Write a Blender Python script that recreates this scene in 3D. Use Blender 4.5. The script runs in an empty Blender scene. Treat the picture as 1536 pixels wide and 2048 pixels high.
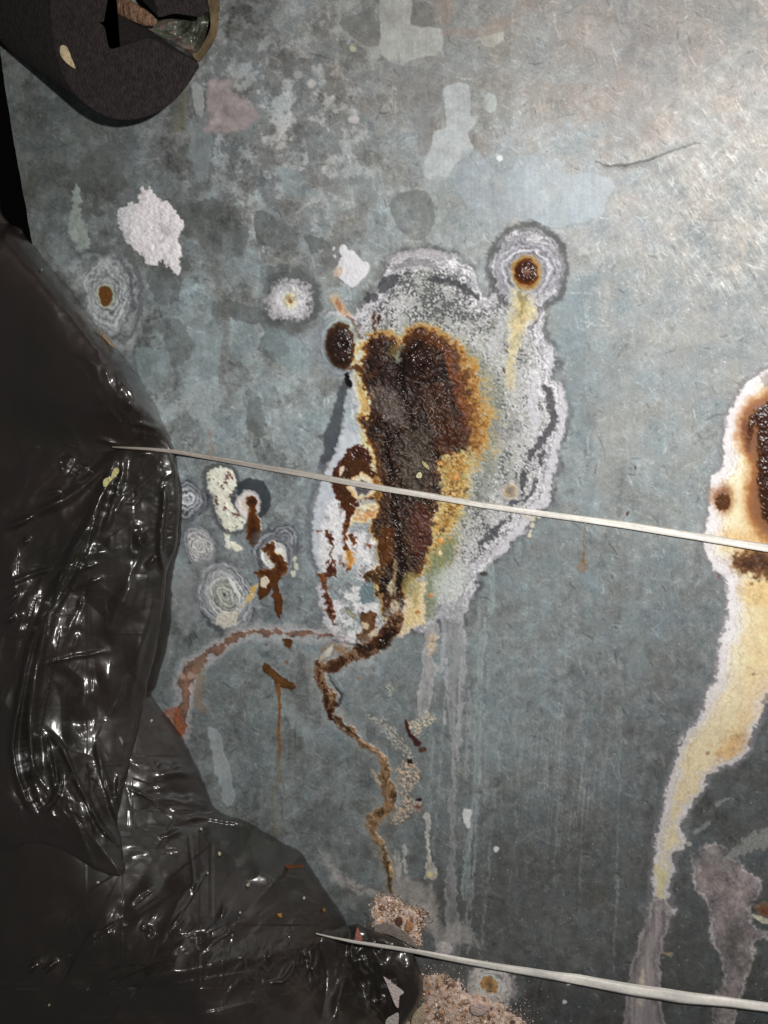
import bpy, bmesh, math, random
import numpy as np
from mathutils import Vector, Matrix

# ------------------------------------------------------------------ camera, world, lamp, exposure
SC = bpy.context.scene
COL = SC.collection
W0, H0, FPX = 1536.0, 2048.0, 1900.0      # photograph size and focal length in its pixels
HCAM = 0.50                               # metres from the lens to the sheet's plane
# panel frame: u to the right, v up, w out of the sheet; world = (u, -w, v)
def uvw(u, v, w): return Vector((u, -w, v))
fwd = Vector((-0.33, 0.0, -0.30)); fwd.y = 1.0; fwd.normalize()
rgt = fwd.cross(Vector((0, 0, 1))).normalized()
upv = rgt.cross(fwd).normalized()
CAMP = Vector((0.0, -HCAM, 0.42))
cam_d = bpy.data.cameras.new("camera")
cam = bpy.data.objects.new("camera", cam_d); COL.objects.link(cam)
m = Matrix((rgt, upv, -fwd)).transposed().to_4x4(); m.translation = CAMP
cam.matrix_world = m
cam_d.sensor_fit = 'VERTICAL'; cam_d.sensor_height = 24.0
cam_d.lens = 24.0 * FPX / H0
cam_d.clip_start = 0.01; cam_d.clip_end = 20.0
SC.camera = cam

world = bpy.data.worlds.new("World"); SC.world = world
world.use_nodes = True
wbg = world.node_tree.nodes["Background"]
wbg.inputs[0].default_value = (0.95, 0.97, 1.0, 1); wbg.inputs[1].default_value = 0.05

# the phone's flash: one small lamp beside the lens, above and right of it
FLASH = CAMP + rgt * 0.050 + upv * 0.045 + fwd * 0.005
ld = bpy.data.lights.new("flash", 'AREA'); ld.shape = 'DISK'; ld.size = 0.012
ENERGY = 3.1; ld.energy = ENERGY; ld.color = (1.0, 0.972, 0.94)
lo = bpy.data.objects.new("flash", ld); COL.objects.link(lo)
lo.location = FLASH
aim = (CAMP + fwd * 0.62 - FLASH).normalized()
lo.rotation_euler = aim.to_track_quat('-Z', 'Y').to_euler()

SC.view_settings.view_transform = 'Standard'; SC.view_settings.look = 'None'
SC.view_settings.gamma = 1.0; SC.view_settings.exposure = 0.0
SC.render.engine = 'CYCLES'

# ------------------------------------------------------------------ photograph pixel -> place
R_ = np.array(rgt); U_ = np.array(upv); F_ = np.array(fwd); C_ = np.array(CAMP)
def PX(x, y, w=0.0):
    """point (or array of points) seen at pixel x,y that stands w metres out of the sheet's plane"""
    x = np.asarray(x, float); y = np.asarray(y, float); w = np.asarray(w, float)
    d = (F_ * FPX + R_ * (x[..., None] - W0 / 2) + U_ * (H0 / 2 - y[..., None]))
    t = (-w - C_[1]) / d[..., 1]
    return C_ + d * t[..., None]
def P(x, y, w=0.0): return Vector(PX(x, y, w).tolist())

# ------------------------------------------------------------------ noise
def hsh(ix, iy, seed):
    h = (ix.astype(np.uint32) * np.uint32(374761393) + iy.astype(np.uint32) * np.uint32(668265263)
         + np.uint32((seed * 2246822519) & 0xFFFFFFFF))
    h = (h ^ (h >> np.uint32(13))) * np.uint32(1274126177)
    h = (h ^ (h >> np.uint32(15))) * np.uint32(2654435761)
    return (h >> np.uint32(8)).astype(np.float32) / np.float32(16777216.0)
def noise(x, y, seed=0):                 # value-gradient noise about -1..1
    x = np.asarray(x, np.float32); y = np.asarray(y, np.float32)
    xf = np.floor(x); yf = np.floor(y)
    fx = x - xf; fy = y - yf
    ix = xf.astype(np.int64); iy = yf.astype(np.int64)
    sx = fx * fx * fx * (fx * (fx * 6 - 15) + 10); sy = fy * fy * fy * (fy * (fy * 6 - 15) + 10)
    def g(dx, dy):
        a = hsh(ix + dx, iy + dy, seed) * np.float32(6.2831853)
        return np.cos(a) * (fx - dx) + np.sin(a) * (fy - dy)
    a = g(0, 0); b = g(1, 0); c = g(0, 1); d = g(1, 1)
    return (a + (b - a) * sx + ((c + (d - c) * sx) - (a + (b - a) * sx)) * sy) * np.float32(1.5)
def fbm(x, y, scale, octs=4, seed=0, gain=0.5, sy=None):
    sy = sy or scale
    r = 0; a = 1.0; t = 0
    ca, sa = 0.8, 0.6
    u = np.asarray(x, np.float32) / scale; v = np.asarray(y, np.float32) / sy
    for o in range(octs):
        r = r + a * noise(u + 17.3 * o, v + 9.1 * o, seed + o * 31); t += a; a *= gain
        u, v = u * 2.03, v * 2.03
        if sy == scale: u, v = u * ca - v * sa, u * sa + v * ca
    return r / t * 1.6
def worley(x, y, scale, seed=0):
    u = np.asarray(x, np.float32) / scale; v = np.asarray(y, np.float32) / scale
    iu = np.floor(u).astype(np.int64); iv = np.floor(v).astype(np.int64)
    d1 = np.full(u.shape, 9.0, np.float32); d2 = d1.copy(); cid = np.zeros(u.shape, np.float32)
    for a in (-1, 0, 1):
        for b in (-1, 0, 1):
            px = iu + a + hsh(iu + a, iv + b, seed); py = iv + b + hsh(iu + a, iv + b, seed + 77)
            d = (px - u) ** 2 + (py - v) ** 2
            near = d < d1
            d2 = np.where(near, d1, np.minimum(d2, d))
            cid = np.where(near, hsh(iu + a, iv + b, seed + 5), cid)
            d1 = np.where(near, d, d1)
    return np.sqrt(d1), np.sqrt(d2), cid
def sstep(a, b, x):
    t = np.clip((x - a) / (b - a), 0, 1); return t * t * (3 - 2 * t)
def lin(c):
    c = np.asarray(c, np.float32) / 255.0
    return np.where(c <= 0.04045, c / 12.92, ((c + 0.055) / 1.055) ** 2.4)

# ------------------------------------------------------------------ traced outlines
def smooth_poly(pts, closed=True, n=4):
    p = np.array(pts, float)
    if len(p) < 3: return p
    out = []
    N = len(p); rng = range(N) if closed else range(N - 1)
    for i in rng:
        if closed: a, b, c, d = p[i - 1], p[i], p[(i + 1) % N], p[(i + 2) % N]
        else: a, b, c, d = p[max(i - 1, 0)], p[i], p[i + 1], p[min(i + 2, N - 1)]
        for k in range(n):
            t = k / n
            out.append(0.5 * ((2 * b) + (c - a) * t + (2 * a - 5 * b + 4 * c - d) * t * t + (3 * b - a - 3 * c + d) * t ** 3))
    if not closed: out.append(p[-1])
    return np.array(out)
def sd_poly(pts, X, Y):
    x1, y1 = pts[:, 0], pts[:, 1]
    best = np.full(X.shape, 1e12, np.float32); ins = np.zeros(X.shape, bool)
    n = len(pts)
    for i in range(n):
        ax, ay = float(x1[i]), float(y1[i]); bx, by = float(x1[(i + 1) % n]), float(y1[(i + 1) % n])
        ex, ey = bx - ax, by - ay; L = ex * ex + ey * ey + 1e-9
        wx = X - ax; wy = Y - ay
        t = np.clip((wx * ex + wy * ey) * (1 / L), 0, 1)
        dx = wx - t * ex; dy = wy - t * ey
        np.minimum(best, dx * dx + dy * dy, out=best)
        if abs(by - ay) > 1e-9:
            cr = ((ay > Y) != (by > Y)) & (X < ex * (Y - ay) / ey + ax)
            ins ^= cr
    d = np.sqrt(best)
    return np.where(ins, -d, d)
def sd_path(pts, X, Y):                  # pts: x, y, half width
    best = np.full(X.shape, 1e9, np.float32)
    for i in range(len(pts) - 1):
        ax, ay, ar = map(float, pts[i]); bx, by, br = map(float, pts[i + 1])
        ex, ey = bx - ax, by - ay; L = ex * ex + ey * ey + 1e-9
        t = np.clip(((X - ax) * ex + (Y - ay) * ey) / L, 0, 1)
        d = np.hypot(X - ax - t * ex, Y - ay - t * ey) - (ar + (br - ar) * t)
        np.minimum(best, d, out=best)
    return best

# ------------------------------------------------------------------ the sheet's sample grid
def axis(a, b, c, d, fine, coarse):
    return np.concatenate([np.arange(a, b, coarse), np.arange(b, c, fine), np.arange(c, d + 1, coarse)])
XS = axis(-140, -12, 1700, 2100, 2.0, 12.0)
YS = axis(-420, -12, 2062, 2300, 2.0, 12.0)
XG, YG = np.meshgrid(XS.astype(np.float32), YS.astype(np.float32))
NY, NX = XG.shape
ALB = np.zeros((NY, NX, 3), np.float32)
ROU = np.full((NY, NX), 0.55, np.float32)
MET = np.full((NY, NX), 0.6, np.float32)
HGT = np.zeros((NY, NX), np.float32)     # millimetres
PID = np.zeros((NY, NX), np.int16)
PARTS = []                               # name, label
# shared noise fields
WAX = fbm(XG, YG, 34, 3, 1); WAY = fbm(XG, YG, 34, 3, 2)
WBX = fbm(XG, YG, 9, 2, 3); WBY = fbm(XG, YG, 9, 2, 4)
def spec(lo, hi, beta, seed, sx=1.0, sy=1.0, std=.33, ang=0):
    """lattice-free band noise on the grid, wavelengths lo..hi samples, spectrum k^-beta"""
    r = np.random.default_rng(seed).standard_normal((NY, NX)).astype(np.float32)
    ky = np.fft.fftfreq(NY)[:, None] * (1 if ang else sy); kx = np.fft.rfftfreq(NX)[None, :] * (1 if ang else sx)
    if ang:
        a = math.radians(ang); kx, ky = (kx * math.cos(a) + ky * math.sin(a)) * sx, (-kx * math.sin(a) + ky * math.cos(a)) * sy
    k = np.sqrt(kx * kx + ky * ky) + 1e-9
    f = k ** -beta * np.exp(-(k * lo) ** 4 / 4) * (1 - np.exp(-(k * hi) ** 4))
    o = np.fft.irfft2(np.fft.rfft2(r) * f, s=(NY, NX)).astype(np.float32)
    return o * (std / o.std())
N5 = spec(1.4, 8, .8, 11); N5b = spec(1.8, 9, .8, 12)
N14 = spec(1.8, 26, 1.3, 13); N14b = spec(2.2, 30, 1.3, 14)
NBR = spec(1.2, 18, .9, 19, 1.0, 5.0)     # fine upright grain
NVS = spec(2.5, 60, 1.1, 20, 1.0, 14.0)   # long upright streaks
N60 = fbm(XG, YG, 60, 5, 15); N60b = fbm(XG, YG, 80, 5, 16)
N300 = fbm(XG, YG, 300, 4, 17)
NV = fbm(XG, YG, 7, 4, 18, sy=90)
RND = hsh(np.arange(NX)[None, :] + np.zeros((NY, 1), np.int64), np.arange(NY)[:, None] + np.zeros((1, NX), np.int64), 99)

KLAMP = 0.1013                            # watts on a disc lamp to radiance off a white wall (1 / pi^2)
def E(x, y):
    """rough light level on the sheet at a pixel, used once to turn colours read off the photograph into albedo"""
    p = P(x, y); l = FLASH - p; d = l.length; l.normalize()
    return KLAMP * ENERGY * max(0, -l.y) * max(0, (-l).dot(aim)) / (d * d)
def alb(c, x, y):
    c = list(c)
    if c[0] > c[1] and c[2] > c[1]: c[1] += .6 * (min(c[0], c[2]) - c[1])
    return np.clip(lin(c) / E(x, y), 0.004, 0.86).astype(np.float32)
def window(x0, y0, x1, y1):
    a, b = np.searchsorted(XS, [x0, x1]); c, d = np.searchsorted(YS, [y0, y1])
    return (slice(int(c), int(d)), slice(int(a), int(b)))
class F:
    """one traced patch: signed distance (negative inside) over its own window"""
    def __init__(s, pts, pad=20, warp=4.0, fine=2.0, kind='poly', smooth=True):
        p = np.array(pts, float)
        if kind == 'poly' and smooth: p = smooth_poly(p)
        if kind == 'path' and smooth: p = smooth_poly(p, False)
        r = p[:, 2].max() if kind == 'path' else 0
        pad = pad + r + warp + fine
        s.cx, s.cy = p[:, 0].mean(), p[:, 1].mean()
        s.sl = window(p[:, 0].min() - pad, p[:, 1].min() - pad, p[:, 0].max() + pad, p[:, 1].max() + pad)
        s.X = XG[s.sl]; s.Y = YG[s.sl]
        X = s.X + WAX[s.sl] * warp + WBX[s.sl] * fine; Y = s.Y + WAY[s.sl] * warp + WBY[s.sl] * fine
        s.d = (sd_poly if kind == 'poly' else sd_path)(p, X, Y)
    def c(s, col): return alb(col, s.cx, s.cy)
    def m(s, soft=1.5, at=0.0): return sstep(at + soft, at - soft, s.d)
    def put(s, mask, col, rou=None, met=0.0, h=None, tone=None):
        a = mask[..., None]
        col = np.asarray(col, np.float32)
        if col.ndim == 1: col = col[None, None, :]
        if tone is not None: col = np.clip(col * (1 + tone[..., None]), 0.003, 0.88)
        ALB[s.sl] = ALB[s.sl] * (1 - a) + col * a
        if rou is not None: ROU[s.sl] = ROU[s.sl] * (1 - mask) + rou * mask
        if met is not None: MET[s.sl] = MET[s.sl] * (1 - mask) + met * mask
        if h is not None: HGT[s.sl] += h * mask
    def ramp(s, stops, noise=0.0, t=None):
        t = s.d if t is None else t
        xs = [q[0] for q in stops]; cs = np.array([s.c(q[1]) for q in stops])
        return np.stack([np.interp(t, xs, cs[:, k]) for k in range(3)], -1).astype(np.float32)
    def part(s, name, label=None, at=0.0, d=None):
        PARTS.append((name, label)); v = PID[s.sl]
        v[(s.d if d is None else d) < at] = len(PARTS)
    def n(s, f): return f[s.sl]
def ell(cx, cy, rx, ry=None, rot=0, n=14, wob=0.0, seed=0):
    ry = ry or rx; rnd = random.Random(seed); r = math.radians(rot); o = []
    for k in range(n):
        a = 2 * math.pi * k / n; q = 1 + rnd.uniform(-wob, wob)
        u, v = rx * q * math.cos(a), ry * q * math.sin(a)
        o.append((cx + u * math.cos(r) - v * math.sin(r), cy + u * math.sin(r) + v * math.cos(r)))
    return o

# ================================================================== 1. bare zinc
BASEK = 1.64
def base_metal():
    # broad hue drift of the patina (left greenish, middle blue, upper right warm, bottom dark green)
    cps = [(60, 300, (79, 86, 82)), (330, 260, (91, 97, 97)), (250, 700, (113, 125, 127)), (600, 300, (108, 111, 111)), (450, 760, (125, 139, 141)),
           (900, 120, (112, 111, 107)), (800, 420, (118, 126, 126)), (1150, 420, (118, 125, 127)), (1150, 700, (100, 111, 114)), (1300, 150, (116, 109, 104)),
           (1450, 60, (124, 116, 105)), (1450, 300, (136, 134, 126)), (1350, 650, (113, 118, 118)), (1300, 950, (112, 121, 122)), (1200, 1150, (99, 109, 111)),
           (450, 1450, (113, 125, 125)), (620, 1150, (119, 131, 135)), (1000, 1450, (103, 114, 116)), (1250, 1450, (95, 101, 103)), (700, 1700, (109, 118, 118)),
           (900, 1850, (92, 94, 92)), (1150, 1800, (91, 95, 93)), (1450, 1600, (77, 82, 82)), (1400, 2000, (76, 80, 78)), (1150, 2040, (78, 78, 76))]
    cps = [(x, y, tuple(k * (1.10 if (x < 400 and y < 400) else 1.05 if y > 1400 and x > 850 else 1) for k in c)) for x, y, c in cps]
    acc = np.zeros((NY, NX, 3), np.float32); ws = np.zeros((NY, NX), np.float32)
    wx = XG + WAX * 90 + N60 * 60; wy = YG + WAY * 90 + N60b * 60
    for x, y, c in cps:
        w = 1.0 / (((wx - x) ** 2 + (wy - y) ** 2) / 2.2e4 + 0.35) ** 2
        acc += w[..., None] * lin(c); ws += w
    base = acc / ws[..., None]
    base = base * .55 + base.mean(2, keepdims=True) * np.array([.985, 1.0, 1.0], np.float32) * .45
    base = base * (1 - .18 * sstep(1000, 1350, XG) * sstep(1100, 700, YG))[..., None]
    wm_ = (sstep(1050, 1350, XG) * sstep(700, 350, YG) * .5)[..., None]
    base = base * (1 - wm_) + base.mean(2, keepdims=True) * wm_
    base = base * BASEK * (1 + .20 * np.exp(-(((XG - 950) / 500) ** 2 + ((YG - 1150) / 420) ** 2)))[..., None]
    # sharp-edged tonal cells, like the spangle the zinc froze in
    d1, d2, cid = worley(XG + WAX * 26 + WBX * 6, YG * 0.8 + WAY * 26 + WBY * 6, 46, 5)
    tone = (cid - 0.5) * 0.26
    d1, d2, cid = worley(XG + WAY * 34, YG * 0.7 + WAX * 30 + WBY * 8, 105, 8)
    tone += (cid - 0.5) * 0.26
    left = sstep(1050, 500, XG) * 0.65 + 0.45
    camo = sstep(0.10, 0.17, N60 + 0.15 * N14) * 0.14 - sstep(-0.16, -0.24, N60b + 0.18 * N14b) * 0.20
    tone = (tone + camo) * left
    tone += N14 * 0.10 + N5 * 0.12 + N300 * 0.08 + NV * 0.05 + NVS * .05 + N14b * N60 * .5
    # chalky bloom over the upper left
    chalk = sstep(0.05, 0.45, N60 + 0.55 * N14) * np.exp(-(((XG - 560) / 190) ** 2 + ((YG - 240) / 190) ** 2))
    tone += chalk * 0.55
    MET[...] = 0.47 - 0.04 * N14 - chalk * 0.25
    ROU[...] = 0.57 + 0.05 * N60b + 0.05 * N14 + tone * 0.10
    ROU[...] -= 0.0
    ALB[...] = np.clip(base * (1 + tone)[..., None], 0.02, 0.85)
    hue = (N60b * 0.07 + N14b * .03)[..., None] * np.array([-1.0, 0.1, 0.9], np.float32)
    ALB[...] *= 1 + hue
    HGT[...] = N300 * 0.4 + N60 * 0.05 + N14 * 0.008 + N5 * 0.003
    # brushed streaks in the upper right, flash glints painted into their colour; scratches down the lower middle
    br = np.exp(-(((XG - 1480) / 200) ** 2 + ((YG - 430) / 210) ** 2))
    cr, sr = math.cos(math.radians(52)), math.sin(math.radians(52))
    u = XG * cr + YG * sr; v = -XG * sr + YG * cr
    st = spec(1.3, 14, .7, 41, 7.0, 1.0, .33, 56); st2 = spec(1.3, 12, .7, 42, 6.0, 1.0, .33, -38)
    sk = np.clip(sstep(0.05, 0.6, st + .35 * N60) + .7 * sstep(.35, .8, st2 + .4 * N60b), 0, 1) * np.clip(br * 1.2, 0, 1)
    HGT[...] += (st + .5 * st2) * br * 0.015
    ALB[...] = ALB * (1 - .28 * sk[..., None]) + np.array([.66, .68, .66], np.float32) * .28 * sk[..., None]
    MET[...] += .05 * sk; ROU[...] += .06 * br
    fl = sstep(.5, 1.0, spec(1.3, 12, .6, 46, 5.0, 1.0, .33, -62) + .3 * N60) * sstep(900, 1200, XG + YG * .15) * sstep(1300, 600, YG)
    HGT[...] += fl * .012; ALB[...] *= 1 + (fl * .16)[..., None]
    sp = sstep(0.5, 1.0, spec(1.3, 10, .5, 43, 4.0, 1.0, .33, 50)) * sstep(700, 1100, XG + 0.3 * YG - 250)
    HGT[...] += sp * 0.01; ALB[...] *= 1 + (sp * 0.16)[..., None]
    sc = np.exp(-(((XG - 1140) / 90) ** 2 + ((YG - 1580) / 130) ** 2))
    vs = sstep(0.22, 0.40, fbm(XG + (YG - 1500) * 0.09, YG, 4.5, 2, 44, sy=230))
    ALB[...] *= 1 + (vs * sc * 0.45)[..., None]
    # faint scratches both ways and pin-prick specks
    for ang, sd, k in ((20, 51, .1), (-35, 52, .1), (75, 53, .1)):
        c_, s_ = math.cos(math.radians(ang)), math.sin(math.radians(ang))
        f = sstep(0.52, 0.66, fbm(XG * c_ + YG * s_, -XG * s_ + YG * c_, 38, 2, sd, sy=2.6))
        ALB[...] *= 1 + (f * 0.20)[..., None]
    dk = sstep(0.62, 0.95, spec(1.5, 7, .5, 57)) * sstep(-.2, .4, N60b + .3); ALB[...] *= 1 - (dk * 0.45)[..., None]
    wsp = sstep(0.85, 1.1, spec(1.4, 6, .4, 58)) * sstep(1000, 500, XG) * sstep(-.1, .4, N60)
    MET[...] *= 1 - 0.8 * wsp; ALB[...] = ALB * (1 - wsp[..., None] * .6) + 0.45 * wsp[..., None] * .6
    # nicks and short scratches
    rnd = random.Random(4)
    NK = np.zeros((NY, NX), np.float32)
    for _ in range(2600):
        x = rnd.uniform(0, 1540); y = rnd.uniform(-10, 2050)
        a = math.radians(rnd.choice((20, 35, -30, 80, 60)) + rnd.gauss(0, 18)); l = rnd.uniform(3, 11) * (2.5 if rnd.random() < .12 else 1)
        k = rnd.choice((1, 1, -1)) * rnd.uniform(.2, .8)
        sl = window(x - l - 4, y - l - 4, x + l + 4, y + l + 4)
        if sl[0].stop - sl[0].start < 2 or sl[1].stop - sl[1].start < 2: continue
        b = rnd.uniform(-.25, .25)
        dd = sd_path([(x - math.cos(a) * l, y - math.sin(a) * l, .2), (x + math.sin(a) * b * l, y - math.cos(a) * b * l, .9), (x + math.cos(a) * l, y + math.sin(a) * l, .1)], XG[sl], YG[sl])
        NK[sl] += k * sstep(1.8, 0, dd)
    ALB[...] *= 1 + (np.clip(NK, -.7, .9) * .55)[..., None]; HGT[...] += NK * .02
    s1 = (RND > 0.9985) * sstep(-500, 900, YG); ALB[...] = ALB * (1 - s1[..., None]) + 0.62 * s1[..., None]
base_metal()

def pale(pts, col, a=0.8, soft=1.2, warp=2, fine=1.2, met=0.35, kind='poly', tone=0.06, rou=0.5, name=None, label=None, h=0.0):
    f = F(pts, warp=warp, fine=fine, kind=kind)
    big = (f.X.max() - f.X.min()) > 70
    brk = np.clip(.95 + .5 * f.n(N60) + .3 * f.n(N14b), .6, 1.15) if big else 1.0
    f.put(np.clip(f.m(soft) * a * brk, 0, 1), f.c(col) * (1.14 if met > .2 and sum(col) > 420 else 1), rou=rou, met=met, tone=f.n(N5) * tone * 1.5 + f.n(N14) * tone * 1.8 + (f.n(NV) * .10 if big else 0), h=h)
    if big: f.put(np.exp(-((f.d + 1.5) / 1.5) ** 2) * .25 * a * sstep(-.1, .3, f.n(WBX)), f.c(tuple(min(255, k + 30) for k in col)), met=None)
    if name: f.part(name, label)
    return f
# pale and dark tonal patches one can tell apart
PS = 'pale_patch'
pale([(758, 0), (758, 40), (762, 75), (757, 78), (765, 110), (790, 127), (830, 133), (840, 128), (850, 112), (872, 110), (884, 95), (884, 60), (860, 55), (840, 55), (822, 45), (824, 0), (822, -60), (760, -60)], (170, 172, 168), .8, soft=2, name=PS, label='pale grey patch at the top edge of the sheet')
pale([(892, 173), (935, 168), (940, 200), (940, 230), (957, 232), (945, 255), (937, 267), (945, 300), (909, 330), (892, 357), (879, 363), (850, 353), (850, 320), (862, 300), (869, 263), (892, 253), (890, 213)], (180, 186, 188), .85, soft=2, name=PS, label='pale long patch above the bright blue patch')
pale([(1040, 312), (1074, 312), (1124, 325), (1136, 347), (1190, 347), (1230, 370), (1211, 400), (1204, 430), (1150, 447), (1107, 453), (1057, 450), (1024, 440), (985, 470), (945, 420), (905, 365), (912, 330), (945, 300), (975, 330), (1010, 345), (1030, 330)], (160, 171, 179), .6, soft=3, name=PS, label='broad light blue patch under the pale long one')
pale(ell(980, 205, 13, 19), (172, 178, 176), .85, name=PS, label='small oval pale patch beside the long one')
pale(ell(982, 72, 26, 22, 0, 12, .12, 3), (168, 168, 160), .7)
pale(ell(1000, 317, 6, 6), (235, 240, 240), 1, met=0)
pale(ell(705, 98, 8, 6, 30), (170, 175, 145), .8, met=0); pale(ell(624, 167, 8, 9), (185, 182, 180), .7, met=0)
pale(ell(708, 239, 11, 7), (195, 190, 192), .75, met=0); pale(ell(595, 150, 9, 8), (175, 172, 170), .5, met=0)
pale([(1024, 0), (1090, 40), (1180, 30), (1260, 60), (1250, 100), (1200, 110), (1160, 80), (1100, 80), (1060, 70)], (176, 172, 168), .18, soft=4)
pale([(870, -20), (905, -20), (905, 40), (880, 42)], (150, 136, 126), .6); pale([(890, 58), (960, 55), (1020, 20), (1060, -20), (1090, -20), (1040, 40), (980, 70), (890, 72)], (150, 138, 130), .6)
pale([(720, 25), (745, 20), (760, 50), (757, 90), (730, 90), (700, 70), (680, 45)], (112, 112, 108), .6)
pale([(825, 10), (855, 5), (870, 30), (868, 52), (840, 52), (822, 45)], (108, 108, 104), .6)
pale([(800, 135), (875, 110), (885, 150), (882, 200), (868, 250), (860, 300), (838, 310), (830, 260), (805, 210)], (128, 128, 128), .55)
pale([(1170, 150), (1240, 130), (1330, 150), (1400, 200), (1390, 270), (1330, 280), (1250, 230), (1190, 200)], (172, 166, 162), .12, soft=6)
pale([(860, 360), (885, 365), (890, 480), (878, 480), (876, 420)], (150, 158, 156), .5)
pale([(794, 130), (800, 130), (800, 350), (793, 350)], (140, 140, 138), .5)
pale([(880, 370), (887, 370), (892, 500), (886, 500)], (140, 146, 142), .45)
pale([(1110, 560), (1150, 560), (1165, 700), (1180, 830), (1180, 900), (1140, 860), (1125, 740)], (120, 138, 148), .28, soft=16)
pale([(1230, 770), (1275, 760), (1280, 850), (1240, 920), (1220, 1000), (1190, 980), (1205, 880)], (160, 160, 154), .35, soft=16)
pale([(780, 400), (830, 380), (862, 395), (868, 450), (840, 480), (800, 460)], (106, 112, 110), .6)
pale([(512, 420), (560, 440), (595, 470), (590, 500), (540, 495), (512, 480)], (84, 88, 84), .6)
# dark blotches left of the middle
for q in ([(350, 420), (420, 400), (470, 430), (500, 470), (470, 520), (430, 500), (380, 480)], [(300, 530), (350, 520), (365, 560), (355, 600), (330, 610), (305, 590)],
          [(330, 640), (370, 650), (390, 690), (380, 720), (350, 730), (335, 690)], [(430, 600), (500, 610), (560, 640), (550, 670), (490, 640), (440, 640)],
          [(495, 780), (520, 800), (535, 850), (510, 880), (490, 840)], [(530, 530), (580, 530), (560, 560), (530, 570), (522, 550)], [(610, 470), (650, 480), (655, 500), (620, 505)],
          [(180, 300), (230, 290), (250, 330), (240, 380), (200, 360), (150, 400), (140, 350)], [(540, 660), (575, 690), (560, 720), (520, 700)]):
    pale(q, (82, 88, 86), .55, warp=8, fine=3)
for q in ([(280, 690), (330, 700), (340, 740), (310, 790), (285, 760), (270, 720)], [(395, 640), (430, 640), (440, 700), (420, 760), (395, 740), (385, 690)], [(530, 660), (590, 660), (600, 700), (590, 740), (560, 730), (540, 700)],
          [(375, 300), (410, 300), (415, 340), (400, 365), (382, 330)], [(560, 330), (600, 350), (640, 390), (600, 400), (560, 370)]):
    pale(q, (130, 144, 148), .5, warp=8, fine=3)
pale([(385, 165), (403, 172), (408, 210), (405, 232), (392, 225), (385, 190)], (150, 155, 155), .8)
pale([(382, 240), (400, 250), (425, 270), (420, 310), (415, 360), (405, 360), (395, 330), (378, 310), (380, 280)], (128, 136, 138), .7)
pale([(358, 190), (372, 180), (374, 225), (370, 255), (345, 262), (350, 230)], (108, 106, 86), .6, soft=5)
# ragged pinkish stain below the tube
f = F([(425, 152), (440, 158), (470, 158), (465, 185), (495, 200), (520, 230), (505, 250), (480, 264), (440, 268), (400, 262), (420, 240), (412, 210), (413, 175)], warp=4, fine=3)
f.put(f.m(2) * .85, f.ramp([(-30, (128, 118, 120)), (-8, (142, 130, 132)), (-2, (120, 112, 114)), (3, (98, 96, 98))]), rou=.7, met=0, tone=f.n(N14) * .25, h=.12); f.part('lime_stain', 'pinkish grey stain under the cut tube')
# long fine vertical trace with grit
f = F([(405, 450, 3), (415, 500, 5), (435, 560, 6), (448, 640, 8), (452, 680, 9), (445, 740, 8), (450, 790, 5)], kind='path', warp=6, fine=3)
f.put(f.m(3) * .6, f.c((96, 94, 90)), rou=.8, met=.1, tone=f.n(N5) * .5, h=.05)
f = F([(372, 780), (440, 760), (450, 800), (420, 830), (440, 860), (400, 850), (370, 820)], warp=8, fine=4)
f.put(f.m(4) * .5, f.c((150, 158, 160)), rou=.8, met=.1, tone=f.n(N5) * .3)
f = F([(415, 858, 3), (423, 875, 4), (426, 900, 3), (415, 910, 2)], kind='path', warp=3, fine=3); f.put(f.m(4) * .6, f.c((122, 88, 60)), rou=.8)

# ================================================================== 2. white splashes
def splash(pts, col, label, h=.5, tone=.12, warp=4, fine=4):
    f = F(pts, warp=warp, fine=fine)
    body = np.clip(-f.d / 10, 0, 1)
    f.put(f.m(1.2), f.c(col), rou=.75, met=0, tone=f.n(N14) * tone + f.n(N5) * tone * .6)
    HGT[f.sl] += f.m(2) * (h * .4 + body * (h * .5 + .8 * h * f.n(N14b) + .35 * h * f.n(N14))); pk = sstep(.28, .5, f.n(N14b) * .6 + f.n(N60) * .6) * f.m(2, -3) * (tone > .1); f.put(pk * .45, f.c(tuple(int(k * .72) for k in col)), rou=.8); f.part('white_splash', label)
    return f
f = splash([(279, 384), (283, 374), (290, 379), (300, 378), (318, 398), (335, 405), (350, 425), (366, 445), (362, 462), (358, 480), (365, 500), (360, 525), (362, 540), (348, 546), (335, 530), (322, 520), (312, 530), (290, 520), (270, 500), (250, 480), (240, 455), (234, 432), (242, 415), (262, 402), (270, 412), (278, 395)], (196, 188, 194), 'large pinkish white splash near the left side', .9)
f2 = F([(236, 430), (248, 412), (262, 402), (270, 415), (262, 440), (262, 480), (250, 478), (240, 455)], warp=4, fine=3); f2.put(f2.m(2) * .7, f2.c((166, 166, 170)), rou=.8, tone=f2.n(N5) * .3)
splash([(681, 492), (688, 490), (697, 500), (706, 503), (716, 512), (725, 522), (734, 526), (738, 536), (733, 552), (722, 560), (712, 570), (702, 574), (690, 566), (680, 558), (672, 540), (678, 520), (684, 512), (678, 502)], (216, 216, 220), 'bright white splash above the main rust patch', .6, .05, 1.5, 1.5)
pale([(697, 572, 1.6), (700, 585, 1.2), (702, 600, 1)], (190, 195, 195), .9, kind='path', met=0, warp=1, fine=.5)
pale([(668, 540), (682, 532), (684, 548), (672, 554)], (205, 180, 160), .8, met=0)
pale(ell(667, 498, 3, 5, 30), (215, 218, 220), .9, met=0); pale(ell(668, 512, 3, 4), (210, 212, 214), .8, met=0)
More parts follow.
